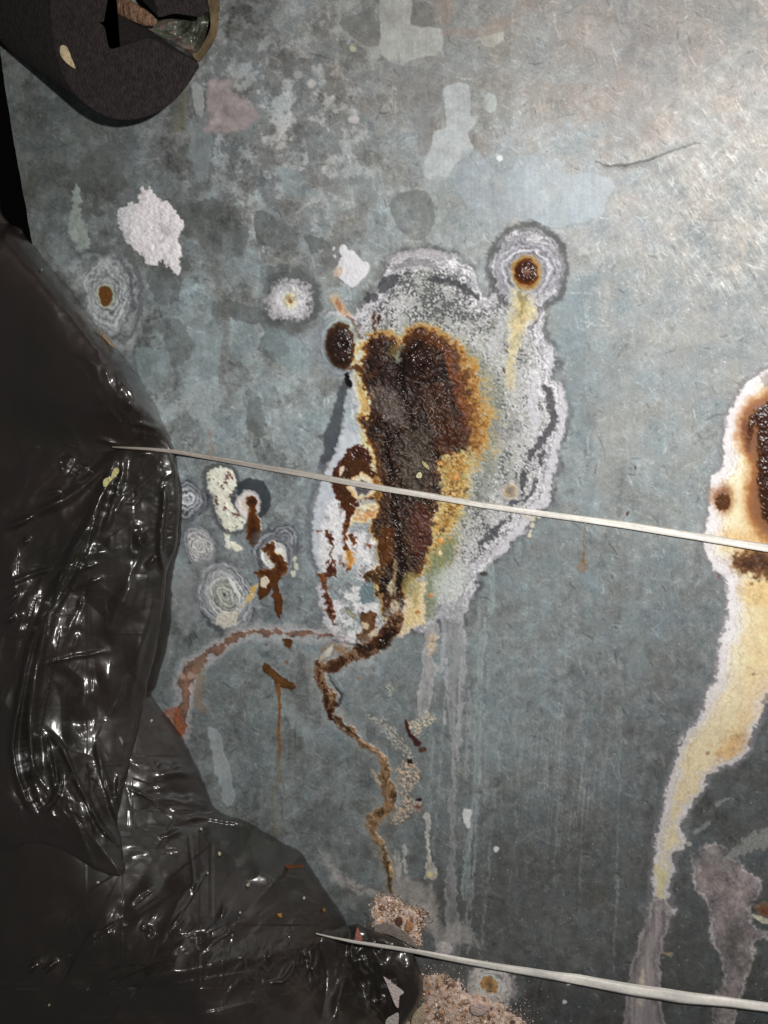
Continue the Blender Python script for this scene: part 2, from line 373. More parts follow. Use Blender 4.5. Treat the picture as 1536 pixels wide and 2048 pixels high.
splash([(155, 368), (163, 395), (160, 420), (168, 440), (178, 470), (182, 490), (172, 500), (158, 505), (148, 485), (135, 455), (140, 430), (147, 410), (147, 385)], (116, 124, 120), 'thin grey splash running down near the left edge', .3, .3)
splash([(413, 950), (425, 938), (440, 935), (460, 940), (470, 960), (472, 985), (482, 1005), (492, 1030), (487, 1050), (470, 1062), (462, 1070), (458, 1080), (468, 1092), (456, 1096), (448, 1078), (446, 1050), (432, 1020), (420, 985)], (214, 206, 188), 'cream blob dotted with rust beside the plastic', 1.0, .15, 2, 3)
f = F([(413, 950), (425, 938), (440, 935), (460, 940), (470, 960), (472, 985), (482, 1005), (492, 1030), (487, 1050), (470, 1062), (446, 1050), (432, 1020), (420, 985)], warp=2, fine=3, pad=20)
ring = sstep(0, 3, f.d) * sstep(12, 7, f.d); f.put(ring * .85, f.c((66, 66, 66)), rou=.6, met=.1)
sp = sstep(.42, .52, f.n(N14b) + .1) * (f.d < -3); f.put(sp * .9, f.c((92, 48, 34)), rou=.6)
splash([(460, 1085), (475, 1088), (485, 1100), (470, 1102)], (200, 200, 180), 'small cream crumb under the dotted blob', .4, .1, 1, 2)

# ================================================================== 3. round corrosion blooms
def bloom(cx, cy, rx, ry, label, stops, period=7, amp=.35, rot=0, wob=.08, seed=1, alpha=1.0, h=.25, fine=2.5, warp=5, name='corrosion_bloom', soft=3, center=None, fadey=None):
    f = F(ell(cx, cy, rx, ry, rot, 16, wob, seed), warp=warp + 3, fine=fine + 1.5, pad=26)
    f.d = f.d + f.n(N14b) * 5
    if fadey: alpha = alpha * sstep(fadey + 30, fadey - 35, f.Y + f.n(N14b) * 30)
    R = min(rx, ry)
    r = math.radians(rot); c_, s_ = math.cos(r), math.sin(r)
    ox, oy = center or (cx, cy)
    X = f.X + f.n(WAX) * warp + f.n(WBX) * fine * .6 - ox; Y = f.Y + f.n(WAY) * warp + f.n(WBY) * fine * .6 - oy
    rr = np.hypot((X * c_ + Y * s_) / rx, (-X * s_ + Y * c_) / ry) * R   # radius in px along the short axis
    col = f.ramp(stops, t=rr)
    band = np.sin(rr * 6.2832 / period + f.n(N60) * 4 + f.n(N14b) * 2.2) * amp * (.6 + 1.1 * np.clip(f.n(N60b) + .3, 0, 1))
    edge = sstep(1.0, .6, rr / R)
    f.put(sstep(16, 0, f.d + f.n(WAX) * 14) * .5 * alpha, f.c((80, 84, 87)), rou=.7, met=.2, tone=f.n(N14) * .4)
    f.put(f.m(soft + 1) * alpha * np.clip(.98 + .4 * f.n(N14) + .4 * f.n(N60), .65, 1), col * 1.06, rou=.8, met=0, tone=band * 1.35 * sstep(4, 12, rr) + f.n(N5) * .35 + f.n(N14) * .3)
    HGT[f.sl] += f.m(4) * (h + h * .5 * band + h * .35 * f.n(N5) + h * .3 * f.n(N14)) * edge
    f.part(name, label); f.rr = rr
    return f
# left bloom with a rust-edged hole
q = F([(130, 545), (165, 520), (215, 510), (262, 530), (285, 580), (288, 640), (268, 690), (235, 700), (200, 640), (160, 590)], warp=12, fine=5)
q.put(q.m(9) * .7, q.c((128, 132, 132)), rou=.8, met=.1, tone=q.n(N14) * .5 + q.n(N14b) * .5, h=.15)
bloom(218, 592, 50, 80, 'grey bloom round a rust hole beside the plastic', [(0, (120, 122, 118)), (14, (128, 132, 130)), (26, (120, 124, 126)), (38, (142, 144, 146)), (46, (116, 118, 122)), (52, (70, 72, 76))], 9, .25, -8, .08, 2, .9, center=(212, 590), warp=9)
f = F([(262, 520, 4), (280, 560, 5), (284, 600, 5), (275, 640, 4), (255, 675, 3), (246, 690, 2)], kind='path', warp=8, fine=4); f.put(f.m(3) * .7, f.c((66, 68, 72)), rou=.7, met=.1)
f = F([(160, 505, 4), (190, 500, 5), (220, 508, 4)], kind='path', warp=8, fine=4); f.put(f.m(4) * .7, f.c((62, 66, 66)), rou=.7, met=.1)
f = F([(200, 574), (210, 572), (223, 580), (224, 600), (216, 612), (207, 613), (200, 600), (197, 585)], warp=1, fine=1.5)
f.put(sstep(5, 0, f.d) * .6, f.c((150, 160, 130)), rou=.8); f.put(f.m(1.5), f.c((84, 52, 22)), rou=.45, tone=f.n(N5) * .4, h=-.35); f.part('rust_pit', 'brown rust pit in the left bloom')
# starry white bloom
f = F(ell(582, 602, 62, 70, 0, 14, .12, 9), warp=8, fine=5); f.put(sstep(10, -10, f.d) * .75, f.c((74, 76, 76)), rou=.7, met=.2, tone=f.n(N5) * .3)
f = F([(575, 650), (600, 645), (598, 668), (592, 660)], warp=3, fine=2); f.put(f.m(3) * .8, f.c((90, 92, 90)), rou=.7, met=.1)
bloom(580, 600, 44, 46, 'round white bloom with a yellow centre', [(0, (120, 84, 48)), (4, (150, 110, 70)), (7, (214, 190, 140)), (12, (226, 214, 180)), (16, (196, 196, 190)), (24, (200, 196, 202)), (34, (178, 172, 180)), (44, (150, 146, 152))], 6, .10, 0, .12, 4, .95, h=.5, fine=6)
# small ring group by the plastic
bloom(372, 1000, 42, 42, 'ringed grey bloom half behind the plastic', [(0, (60, 60, 62)), (5, (150, 152, 156)), (14, (140, 142, 148)), (24, (110, 114, 118)), (34, (92, 94, 100)), (40, (60, 62, 68))], 9, .45, 0, .05, 5)
bloom(398, 1092, 34, 44, 'pale oval bloom below the ringed one', [(0, (140, 140, 138)), (10, (158, 158, 156)), (22, (140, 140, 142)), (30, (104, 106, 110)), (34, (66, 68, 72))], 5, .25, -25, .05, 6)
f = F([(372, 1130), (430, 1120), (420, 1180), (395, 1250), (370, 1265), (350, 1240), (345, 1180), (352, 1140)], warp=8, fine=4); f.put(f.m(4) * .6, f.c((112, 114, 116)), rou=.8, met=.1, tone=f.n(N14) * .4)
bloom(452, 1192, 56, 74, 'large ringed bloom with a dark dot at its centre', [(0, (20, 20, 20)), (3, (40, 42, 40)), (5, (132, 136, 126)), (16, (142, 146, 138)), (20, (110, 112, 108)), (26, (150, 152, 150)), (36, (136, 138, 140)), (42, (100, 102, 106)), (48, (132, 134, 138)), (56, (74, 76, 80))], 6.5, .30, -22, .05, 7, center=(450, 1191))
f = F([(405, 1225, 4), (420, 1245, 5), (440, 1262, 5), (455, 1290, 3)], kind='path', warp=5, fine=4); f.put(f.m(2) * .8, f.c((56, 58, 62)), rou=.6, met=.1)
pale([(454, 1155), (462, 1160), (480, 1190), (478, 1196), (466, 1180)], (200, 196, 190), .9, met=0, h=.2)
f = F([(440, 1225), (470, 1225), (500, 1180), (515, 1170), (505, 1195), (480, 1215), (475, 1245), (450, 1258), (432, 1245)], warp=4, fine=4)
f.put(f.m(2) * .85, f.c((176, 172, 158)), rou=.8, tone=f.n(N5) * .5, h=.4); g = sstep(.0, .3, f.n(N14b)) * f.m(3) * sstep(470, 482, f.X); f.put(g, f.c((170, 140, 60)), rou=.7)
# dark crescent with rust eye
f = F(ell(503, 998, 40, 42, 0, 14, .04, 3), warp=2, fine=2); f.put(f.m(1.5) * .95, f.c((58, 64, 68)), rou=.5, met=.35, tone=f.n(N14) * .3, h=.1); f.part('dark_bloom', 'dark charcoal crescent bloom beside the cream blob')
f = F(ell(496, 1010, 25, 30, 0, 14, .06, 3), warp=2, fine=2); f.put(f.m(2), f.ramp([(-20, (180, 172, 160)), (-6, (196, 190, 188)), (0, (150, 146, 152))]), rou=.8, tone=f.n(N5) * .2, h=.3)
f = F([(503, 1003, 12), (506, 1020, 7), (507, 1040, 12), (508, 1060, 15), (506, 1075, 13), (515, 1095, 5), (520, 1110, 5), (524, 1130, 5), (526, 1142, 4)], kind='path', warp=2, fine=3)
f.put(f.m(1.5), f.ramp([(-14, (66, 36, 18)), (-5, (86, 48, 22)), (-1, (110, 66, 30)), (1, (120, 84, 50))]) * .72, rou=.28, tone=f.n(N14) * .45); HGT[f.sl] += f.m(2) * (.5 + .4 * np.clip(-f.d / 10, 0, 1) + .2 * f.n(N14)); f.part('rust_run', 'brown rust run down from the dark crescent bloom')
pale(ell(503, 1003, 6, 5), (40, 24, 16), .8, met=0, h=-.3)
# double ring with rust eye
bloom(566, 1082, 34, 36, 'small swirled bloom touching the white ring', [(0, (80, 80, 86)), (6, (140, 142, 148)), (16, (120, 124, 130)), (26, (104, 108, 114)), (34, (74, 76, 82))], 8, .45, 0, .05, 8)
bloom(548, 1112, 40, 48, 'white ringed bloom with a rust centre', [(0, (120, 80, 50)), (10, (180, 160, 130)), (16, (208, 204, 196)), (22, (200, 198, 196)), (26, (90, 92, 98)), (32, (80, 84, 90)), (36, (130, 132, 138)), (40, (74, 76, 82))], 9, .25, -15, .04, 9)
f = F([(532, 1098, 6), (545, 1092, 7), (545, 1110, 9), (558, 1122, 11), (562, 1140, 12), (545, 1150, 10), (525, 1148, 9), (514, 1146, 5)], kind='path', warp=3, fine=4)
f.put(f.m(1.5), f.ramp([(-12, (70, 38, 18)), (-4, (92, 54, 28)), (0, (124, 84, 50))]) * .72, rou=.3, tone=f.n(N14) * .5); HGT[f.sl] += f.m(2) * (.5 + .3 * f.n(N14)); f.part('rust_run', 'brown rust in the white ringed bloom')
f = F([(535, 1150), (560, 1145), (558, 1175), (566, 1210), (562, 1240), (556, 1236), (545, 1200), (545, 1175), (538, 1190), (520, 1198), (516, 1180), (518, 1160)], warp=2, fine=3)
f.put(f.m(1.2), f.ramp([(-9, (90, 54, 22)), (-3, (84, 48, 24)), (0, (70, 42, 28))]) * .72, rou=.3, tone=f.n(N14) * .4, h=.3); f.part('rust_run', 'forked brown rust run below the ringed bloom')
pale(ell(528, 1163, 8, 11, 20), (206, 190, 170), .95, met=0, h=.3, fine=3)
for q in ((590, 1120, 4), (592, 1135, 5), (586, 1148, 5)): pale(ell(q[0], q[1], q[2], q[2] + 2), (186, 190, 170), .9, met=0, h=.4, fine=2)
pale(ell(513, 886, 6, 9, 20), (70, 78, 80), .8); pale(ell(512, 885, 4, 6, 20), (120, 132, 134), .9)

# ================================================================== 4. main crust
OUT = [(730, 606), (750, 585), (768, 560), (780, 525), (800, 508), (832, 500), (880, 505), (920, 520), (948, 548), (965, 585), (980, 600), (990, 560), (992, 515), (1010, 480), (1045, 462), (1085, 468), (1112, 495), (1125, 535), (1115, 580), (1090, 605), (1088, 640), (1088, 680), (1104, 695), (1108, 720), (1106, 750), (1125, 790), (1132, 850), (1118, 900), (1105, 950), (1098, 1000), (1070, 1030), (1040, 1070), (1010, 1100), (985, 1125), (955, 1150), (945, 1195), (925, 1240), (905, 1240), (880, 1238), (850, 1258), (800, 1270), (740, 1290), (690, 1292), (655, 1260), (640, 1200), (632, 1130), (622, 1070), (626, 1005), (645, 950), (668, 905), (690, 860), (700, 820), (700, 770), (690, 740), (655, 720), (640, 680), (650, 640), (680, 620), (705, 625)]
f = F(OUT, warp=8, fine=4, pad=30); f.d = f.d + f.n(N14b) * 4 + f.n(N14) * 2
halo = sstep(20, 4, f.d + f.n(WAX) * 9) * (.45 + .5 * sstep(-.2, .3, f.n(WAY)))
f.put(halo * sstep(600, 760, f.X), f.c((92, 96, 98)), rou=.65, met=.2, tone=f.n(N14) * .2)
t = f.d
col = f.ramp([(-90, (176, 178, 174)), (-50, (186, 186, 186)), (-34, (204, 203, 207)), (-26, (212, 211, 216)), (-18, (160, 159, 166)), (-13, (216, 215, 220)), (-4, (206, 205, 211)), (0, (152, 150, 156)), (3, (146, 146, 150)), (5, (110, 110, 116))], t=t + f.n(N14) * 4)
f.put(f.m(2, 2), col, rou=.85, met=0, tone=f.n(N5) * .26 + f.n(N14) * .18)
deep = sstep(-14, -34, f.d)
ang = sstep(760, 900, f.X)
grn = f.n(N5) * .7 + f.n(N14) * .8 + f.n(N14b) * .55
zone = .04 + .42 * f.n(N60) + .22 * f.n(WAX) - .30 * sstep(970, 1090, f.X) - .12 * sstep(1000, 1130, f.Y) + .25 * np.exp(-((f.Y - 590) / 34) ** 2) - .30 * np.exp(-((f.d + 16) / 9) ** 2)
pep = sstep(.0, .26, grn + zone) * sstep(-10, -20, f.d)
f.put(pep * .92, f.c((72, 76, 76)), rou=.85, met=0, tone=f.n(N14b) * .7 + f.n(N5) * .3)
f.put(sstep(.1, .5, f.n(N60b)) * deep * .35, f.c((128, 132, 118)), rou=.85, met=0, tone=f.n(N5) * .3)
salt = sstep(.20, .45, f.n(N5b) + .6 * f.n(N14) - zone * .5) * sstep(-6, -16, f.d); f.put(salt * .85, f.c((212, 211, 214)), rou=.85, met=0)
HGT[f.sl] += f.m(4, 2) * (.35 + .25 * np.clip(-f.d / 20, 0, 1) + .16 * f.n(N14) * np.clip(-f.d / 10, 0, 1)) + deep * (.16 * f.n(N5) + .16 * f.n(N5b) + .40 * f.n(N14b) - .35 * pep)
f.part('zinc_crust', 'white and grey powdery crust round the main rust patch', 2)
wv = np.sin(f.d * .62 + f.n(N60) * 5 + f.n(N14b) * 1.6) * sstep(-85, -40, f.d) * sstep(3, -4, f.d) * sstep(700, 800, f.X)
ALB[f.sl] *= (1 + .30 * wv)[..., None]; HGT[f.sl] += .12 * wv
# rim contour lines
rim = np.exp(-((f.d + 9 + f.n(N60) * 4) / 1.6) ** 2) + np.exp(-((f.d + 20 + f.n(N60b) * 6) / 2.0) ** 2)
f.put(np.clip(rim, 0, 1) * .75 * sstep(-.35, .05, f.n(WAY)) * sstep(640, 760, f.X), f.c((110, 110, 118)), rou=.85)
# purple-grey arc over the top
def line(pts, col, a=.8, soft=2, warp=5, fine=2.5, rou=.8, met=0, tone=.2, h=None, name=None, label=None):
    g = F(pts, kind='path', warp=warp, fine=fine)
    g.put(g.m(soft) * a, g.c(col), rou=rou, met=met, tone=g.n(N5) * tone + g.n(N14) * tone, h=h)
    if name: g.part(name, label)
    return g
line([(790, 540, 7), (815, 528, 8), (845, 526, 9), (875, 536, 6)], (138, 134, 142), .8)
line([(775, 520, 7), (810, 510, 6), (850, 506, 8), (890, 514, 6)], (168, 160, 168), .7)
line([(790, 545, 3), (830, 532, 2.5), (870, 545, 2)], (196, 192, 198), .7)
DK = (66, 66, 72)
for q in ([(762, 578, 8), (776, 564, 14), (792, 556, 6)], [(734, 598, 7), (750, 595, 8)], [(806, 548, 4), (822, 542, 4)], [(845, 560, 3), (880, 562, 5), (910, 566, 6), (936, 582, 7), (952, 596, 4)], [(1090, 772, 5), (1100, 800, 8), (1106, 840, 8), (1098, 862, 8), (1082, 885, 8), (1066, 900, 8), (1060, 916, 5)],
          [(1084, 905, 7), (1082, 930, 4)], [(1048, 946, 6), (1046, 965, 6), (1043, 990, 3)], [(1070, 960, 4), (1066, 985, 5), (1045, 1003, 3), (1026, 1006, 4)], [(1010, 1040, 3), (1000, 1052, 6), (988, 1064, 8), (975, 1078, 8), (960, 1088, 5)], [(958, 1095, 3), (954, 1110, 2)], [(1020, 1028, 2), (1014, 1040, 2)]):
    line(q, DK, .9, 1.8, 4, 5, h=-.35)
line([(1062, 740, 4), (1070, 780, 8), (1068, 830, 10), (1072, 870, 7)], (214, 212, 220), .85, 2, 5, 6, h=.2)
line([(1120, 770, 5), (1126, 820, 7), (1116, 880, 6), (1100, 940, 7), (1096, 990, 7), (1060, 1030, 9), (1020, 1080, 10), (990, 1105, 8)], (208, 204, 214), .8, 2.5, 5, 5, h=.15)
line([(1100, 700, 6), (1104, 725, 6), (1095, 745, 6)], (214, 212, 222), .85, 2, 2, 4, h=.25)
line([(1008, 620, 6), (1000, 660, 10), (985, 700, 9)], (198, 200, 204), .6, 5, 5, 6, h=.1)
line([(940, 700, 10), (975, 760, 16), (985, 840, 18), (975, 930, 16), (960, 1010, 14)], (120, 126, 118), .45, 9, 6, 5)
line([(984, 850, 12), (1010, 870, 12), (1030, 850, 14)], (132, 130, 136), .5, 6, 6, 5)
# the round boss upper right with its yellow trail
b = bloom(1052, 545, 66, 66, 'ringed bloom round the small rusty boss upper right', [(0, (130, 100, 80)), (20, (200, 190, 150)), (30, (206, 202, 196)), (36, (130, 128, 136)), (44, (196, 194, 204)), (54, (150, 148, 158)), (64, (186, 184, 194))], 11, .28, 0, .05, 11, .95, h=.4, fine=3, fadey=590)
ring = F(ell(1056, 536, 72, 80, 0, 14, .05, 12), warp=5, fine=4, pad=16); ring.put(sstep(0, 5, ring.d) * sstep(15, 8, ring.d) * sstep(660, 610, ring.Y) * .8, ring.c((96, 92, 94)), rou=.7, met=.1)
g = F([(1024, 575), (1056, 585), (1070, 610), (1074, 640), (1055, 655), (1048, 680), (1036, 720), (1030, 780), (1012, 780), (1008, 740), (1014, 690), (1012, 650), (1020, 620)], warp=5, fine=5)
g.put(g.m(5) * .9, g.ramp([(-22, (216, 194, 136)), (-10, (212, 202, 164)), (0, (204, 202, 190))]), rou=.85, tone=g.n(N5) * .35 + g.n(N14b) * .4); g.part('yellow_trail', 'pale yellow trail under the small rusty boss')
line([(1040, 585, 6), (1045, 605, 5), (1044, 625, 4)], (128, 122, 78), .7, 4, 3, 4)
line([(1076, 615, 1.5), (1078, 635, 1.5), (1068, 648, 1.5), (1056, 654, 1.5)], (110, 90, 100), .8, 1.2, 1, 2)
g = F(ell(1053, 545, 31, 36, 0, 14, .05, 13), warp=2, fine=2); g.put(g.m(4), g.ramp([(-16, (120, 66, 24)), (-8, (160, 108, 48)), (0, (186, 160, 100))]), rou=.7, tone=g.n(N5) * .3, h=.4)
g = F(ell(1053, 544, 24, 26, 0, 14, .07, 14), warp=2, fine=2.5)
rr = np.hypot(g.X - 1053, g.Y - 543)
g.put(g.m(1.5), g.ramp([(0, (150, 120, 104)), (6, (120, 84, 70)), (10, (72, 40, 30)), (18, (66, 34, 22)), (24, (110, 60, 24))], t=rr), rou=.30, tone=g.n(N5) * .4)
HGT[g.sl] += g.m(3) * (1.6 * np.sqrt(np.clip(1 - (rr / 26) ** 2, 0, 1)) + .25 * g.n(N5)); g.part('rust_boss', 'small domed rust boss with a pale centre')
for q in ((1012, 700, 3, 6), (1008, 742, 3, 6), (1016, 692, 2, 3)): pale(ell(q[0], q[1], q[2], q[3], -25), (84, 48, 26), .9, met=0)
# small sunburst bottom right of the crust
bloom(1020, 983, 18, 16, 'faint orange ring in the right side of the crust', [(0, (90, 90, 94)), (5, (150, 120, 90)), (10, (196, 176, 140)), (17, (200, 196, 196))], 6, .15, 0, .1, 15, .7, h=.1)
for q in ((1066, 1040, 5), (1072, 1030, 5), (1064, 1052, 4), (1060, 1064, 3), (1058, 1072, 4), (1078, 1036, 3), (1056, 1030, 5)): pale(ell(q[0], q[1], q[2], q[2] + 1), (214, 208, 186), .95, met=0, h=.6, fine=2)
pale(ell(968, 1146, 7, 5), (50, 46, 36), .85, met=0)

q = F([(640, 650), (665, 630), (700, 640), (716, 680), (712, 730), (696, 760), (668, 752), (645, 725), (634, 690)], warp=5, fine=3)
q.put(q.m(6) * .85, q.c((140, 150, 154)), rou=.7, met=.1, tone=.22 * np.sin(np.hypot(q.X - 680, (q.Y - 690) * .75) * .9 + q.n(N60) * 4) + q.n(N14) * .2)
# ---- left side of the crust: charcoal streak, blue-grey band, white powder
line([(690, 770, 9), (682, 800, 12), (672, 840, 13), (664, 875, 15), (655, 905, 11), (645, 935, 8)], (72, 78, 84), .95, 3, 4, 3, rou=.6, met=.2)
line([(645, 935, 8), (634, 970, 10), (624, 1010, 10), (618, 1060, 9), (624, 1110, 8), (640, 1160, 4)], (104, 110, 116), .8, 4, 4, 5, rou=.7, met=.2)
line([(648, 640, 5), (636, 670, 8), (630, 700, 8), (645, 735, 8), (670, 750, 6)], (124, 130, 136), .8, 5, 6, 3)
g = F([(700, 780), (712, 820), (718, 870), (730, 900), (738, 940), (700, 900), (680, 920), (672, 960), (665, 1000), (660, 1050), (655, 1100), (650, 1160), (632, 1120), (626, 1050), (636, 990), (655, 945), (670, 905), (688, 850), (692, 800)], warp=4, fine=4)
g.put(g.m(4) * .9, g.c((184, 190, 198)), rou=.85, tone=g.n(N14) * .16 + g.n(N5) * .12, h=.1)
line([(702, 790, 6), (704, 830, 8), (708, 860, 6)], (150, 164, 170), .8, 4); line([(700, 800, 1.2), (706, 830, 1.2), (712, 862, 1.2)], (206, 210, 212), .8, 1)
# white powder field with gaps down the lower left
g = F([(660, 1000), (700, 1010), (740, 1030), (755, 1060), (745, 1110), (755, 1140), (750, 1200), (755, 1240), (725, 1260), (712, 1290), (680, 1285), (662, 1265), (650, 1200), (640, 1130), (645, 1060)], warp=6, fine=6)
gap = sstep(-.15, .25, g.n(N60) * .8 + g.n(N14) * .5)
g.put(g.m(6), g.c((206, 206, 208)), rou=.9, tone=g.n(N5) * .25 + g.n(N14) * .15)
g.put(gap * sstep(1100, 1160, g.Y) * g.m(4) * .9, g.c((128, 140, 142)), rou=.7, met=.2, tone=g.n(N5) * .3)
blk = g.m(3) * sstep(.28, .42, g.n(N14b) + .3 * g.n(N5)); g.put(blk * .6, g.c((90, 84, 84)), rou=.8); HGT[g.sl] += g.m(5) * (.15 + .15 * g.n(N5))
g = F([(660, 1150), (672, 1170), (690, 1200), (712, 1225), (700, 1255), (690, 1270), (678, 1260), (664, 1245)], warp=4, fine=4); g.put(g.m(5) * .0, g.c((200, 200, 205)))
g = F([(722, 1170), (745, 1160), (750, 1190), (750, 1210), (722, 1210)], warp=3, fine=2); g.put(g.m(2) * .9, g.c((112, 132, 138)), rou=.5, met=.4)
line([(725, 1212, 4), (750, 1210, 5), (762, 1218, 4)], (206, 206, 206), .8, 3)
g = F([(700, 1045), (755, 1038), (752, 1058), (742, 1072), (725, 1062), (702, 1066)], warp=2, fine=2); g.put(g.m(3), g.c((150, 156, 160)), rou=.7, tone=.25 * np.sin(g.Y * 1.0 + g.n(WAX) * 8), h=.1)
line([(702, 1050, 4), (720, 1040, 4), (752, 1034, 5)], (196, 190, 146), .8, 3)
g = F([(715, 1012), (760, 1010), (758, 1040), (715, 1045), (705, 1035)], warp=3, fine=3); g.put(g.m(3) * .9, g.ramp([(-12, (190, 138, 84)), (-5, (214, 200, 160)), (0, (220, 212, 190))], t=g.d + g.n(N14b) * 14), rou=.8, tone=g.n(N5) * .4 + g.n(N14) * .3)
def rust(pts, cols=((-10, (72, 38, 20)), (-4, (92, 48, 24)), (0, (130, 76, 40))), h=.45, warp=3, fine=4, kind='poly', gl=.32, name='rust_patch', label=None, soft=1.4, tone=.45):
    g = F(pts, kind=kind, warp=warp, fine=fine)
    g.put(g.m(soft), g.ramp(cols) * (np.array([.66, .74, .85], np.float32) if h > .15 else 1), rou=gl, tone=g.n(N14) * tone + g.n(N5) * tone * .5)
    HGT[g.sl] += g.m(2) * (h + h * .6 * np.clip(-g.d / 12, 0, 1) + h * .45 * g.n(N14) + h * .35 * g.n(N5))
    if label: g.part(name, label)
    return g
# yellow-cream margin between boss, ring and main rust
g = F([(708, 690), (722, 678), (736, 690), (735, 720), (722, 760), (740, 790), (746, 815), (738, 838), (722, 832), (714, 800), (708, 760), (704, 730)], warp=3, fine=3); g.put(g.m(3), g.ramp([(-12, (190, 156, 96)), (-5, (204, 194, 150)), (0, (206, 208, 196))], t=g.d + g.n(N14b) * 10), rou=.8, tone=g.n(N14) * .5 + g.n(N5) * .3, h=.1)
g = F([(712, 712), (726, 690), (736, 702), (728, 735), (720, 745)], warp=2, fine=2); g.put(g.m(3), g.c((204, 212, 196)), rou=.8, tone=g.n(N5) * .15)
g = F([(716, 858), (732, 870), (748, 895), (756, 925), (752, 940), (742, 935), (735, 905), (722, 888)], warp=3, fine=3); g.put(g.m(3), g.ramp([(-8, (206, 198, 150)), (0, (200, 204, 190))]), rou=.8, tone=g.n(N5) * .25, h=.15)
g = F([(744, 912), (752, 912), (760, 922), (754, 938), (748, 930)], warp=1, fine=1); g.put(g.m(1.5), g.c((216, 200, 140)), rou=.6, h=.5)
line([(668, 600, 8), (680, 612, 8), (688, 622, 6), (700, 632, 3)], (208, 170, 130), .8, 5, 4, 4); line([(672, 604, 4), (682, 616, 4)], (140, 84, 46), .7, 3)
line([(694, 632, 2), (706, 645, 2.5), (714, 662, 3), (722, 675, 3)], (110, 66, 34), .85, 1.6)
line([(692, 645, 8), (706, 660, 7), (712, 680, 6)], (150, 160, 152), .6, 4)
line([(654, 655, 2), (672, 638, 3), (692, 640, 2.5), (704, 656, 2)], (190, 200, 190), .7, 2); line([(662, 650, 2), (676, 642, 2)], (90, 96, 92), .6, 2)
for q in ([(746, 624), (752, 624), (750, 650), (758, 664), (748, 668), (744, 650)], [(754, 632), (760, 626), (758, 650), (752, 648)]): rust(q, ((-6, (84, 52, 34)), (0, (110, 76, 54))), .2, 2, 3)
# ochre, cream and green fringe right and below the rust
RB = [(728, 700), (738, 684), (752, 676), (770, 672), (786, 676), (797, 692), (805, 690), (815, 668), (835, 660), (862, 662), (885, 678), (905, 700), (918, 725), (925, 760), (935, 800), (942, 850), (938, 885), (915, 905), (885, 918), (880, 950), (884, 985), (872, 1020), (864, 1050), (862, 1085), (854, 1110), (842, 1130), (828, 1150), (815, 1170), (806, 1190), (803, 1215), (795, 1232), (780, 1240), (770, 1222), (768, 1190), (758, 1190), (752, 1175), (748, 1150), (760, 1130), (762, 1105), (758, 1080), (745, 1070), (742, 1055), (754, 1040), (762, 1010), (768, 985), (762, 960), (752, 930), (750, 900), (736, 875), (722, 850), (720, 832), (738, 838), (744, 820), (742, 795), (730, 770), (724, 740)]
g = F(RB, warp=5, fine=5, pad=90)
rt = sstep(800, 900, g.X - (g.Y - 900) * .12)
topf = sstep(740, 640, g.Y)
scale = .22 + 1.25 * rt * sstep(640, 760, g.Y) + .18 * topf
tt = g.d / scale + g.n(N14) * 5 + g.n(N5) * 4
fr = g.ramp([(0, (84, 52, 26)), (6, (128, 84, 36)), (14, (170, 126, 62)), (24, (190, 158, 92)), (36, (188, 180, 136)), (48, (146, 146, 122)), (64, (124, 128, 116))], t=tt + g.n(N14b) * 14)
rag = sstep(.35, -.35, g.n(N5) * .8 + g.n(N14b) * .8 + (tt - 26) / 26)
g.put(np.clip(sstep(66, 40, tt) * (.12 + .88 * rag), 0, 1) * (g.d > -6), fr, rou=.85, tone=g.n(N5) * .40 + g.n(N14) * .15)
HGT[g.sl] += sstep(60, 10, tt) * (.25 + .20 * g.n(N5) + .2 * g.n(N5b))
PARTS.append(('ochre_fringe', 'ochre and cream fringe along the rust')); v = PID[g.sl]; v[(tt < 44) & (g.X > 770)] = len(PARTS)
g = F([(884, 905), (930, 895), (945, 915), (940, 960), (930, 1000), (926, 1030), (905, 1060), (885, 1085), (868, 1130), (846, 1150), (858, 1100), (866, 1040), (880, 1000), (878, 950)], warp=6, fine=7)
g.put(g.m(8) * .9, g.ramp([(-24, (172, 124, 58)), (-12, (194, 154, 80)), (0, (204, 190, 140))], t=g.d + g.n(N14b) * 16), rou=.85, tone=g.n(N14b) * .5 + g.n(N5) * .45)
q_ = sstep(.12, .4, g.n(N14) + .4 * g.n(N60)) * g.m(5); g.put(q_ * .75, g.c((74, 52, 34)), rou=.7, tone=g.n(N5) * .4)
q_ = sstep(.18, .45, g.n(N5b) + .5 * g.n(N60b)) * g.m(6); g.put(q_ * .8, g.c((214, 196, 140)), rou=.8)
q_ = sstep(.15, .4, g.n(N14b) - .3 * g.n(N14)) * g.m(9); g.put(q_ * .6, g.c((112, 112, 76)), rou=.8); HGT[g.sl] += g.m(5) * (.3 + .3 * g.n(N5) + .3 * g.n(N14b))
g = F([(868, 1110), (900, 1075), (915, 1068), (905, 1110), (890, 1150), (880, 1200), (865, 1235), (842, 1246), (845, 1200), (850, 1150)], warp=7, fine=7); g.put(g.m(9) * .75, g.c((112, 122, 84)), rou=.85, tone=g.n(N5) * .5)
g = F([(812, 1200), (830, 1170), (850, 1165), (848, 1210), (850, 1245), (820, 1262), (790, 1272), (778, 1262), (795, 1240)], warp=4, fine=4); g.put(g.m(4), g.ramp([(-16, (196, 176, 130)), (0, (206, 190, 160))]), rou=.9, tone=g.n(N5) * .35, h=.2)
g = F([(872, 1150), (920, 1120), (940, 1150), (920, 1190), (890, 1210), (870, 1200)], warp=6, fine=5); g.put(g.m(8) * .6, g.c((190, 196, 190)), rou=.9, tone=g.n(N5) * .3)
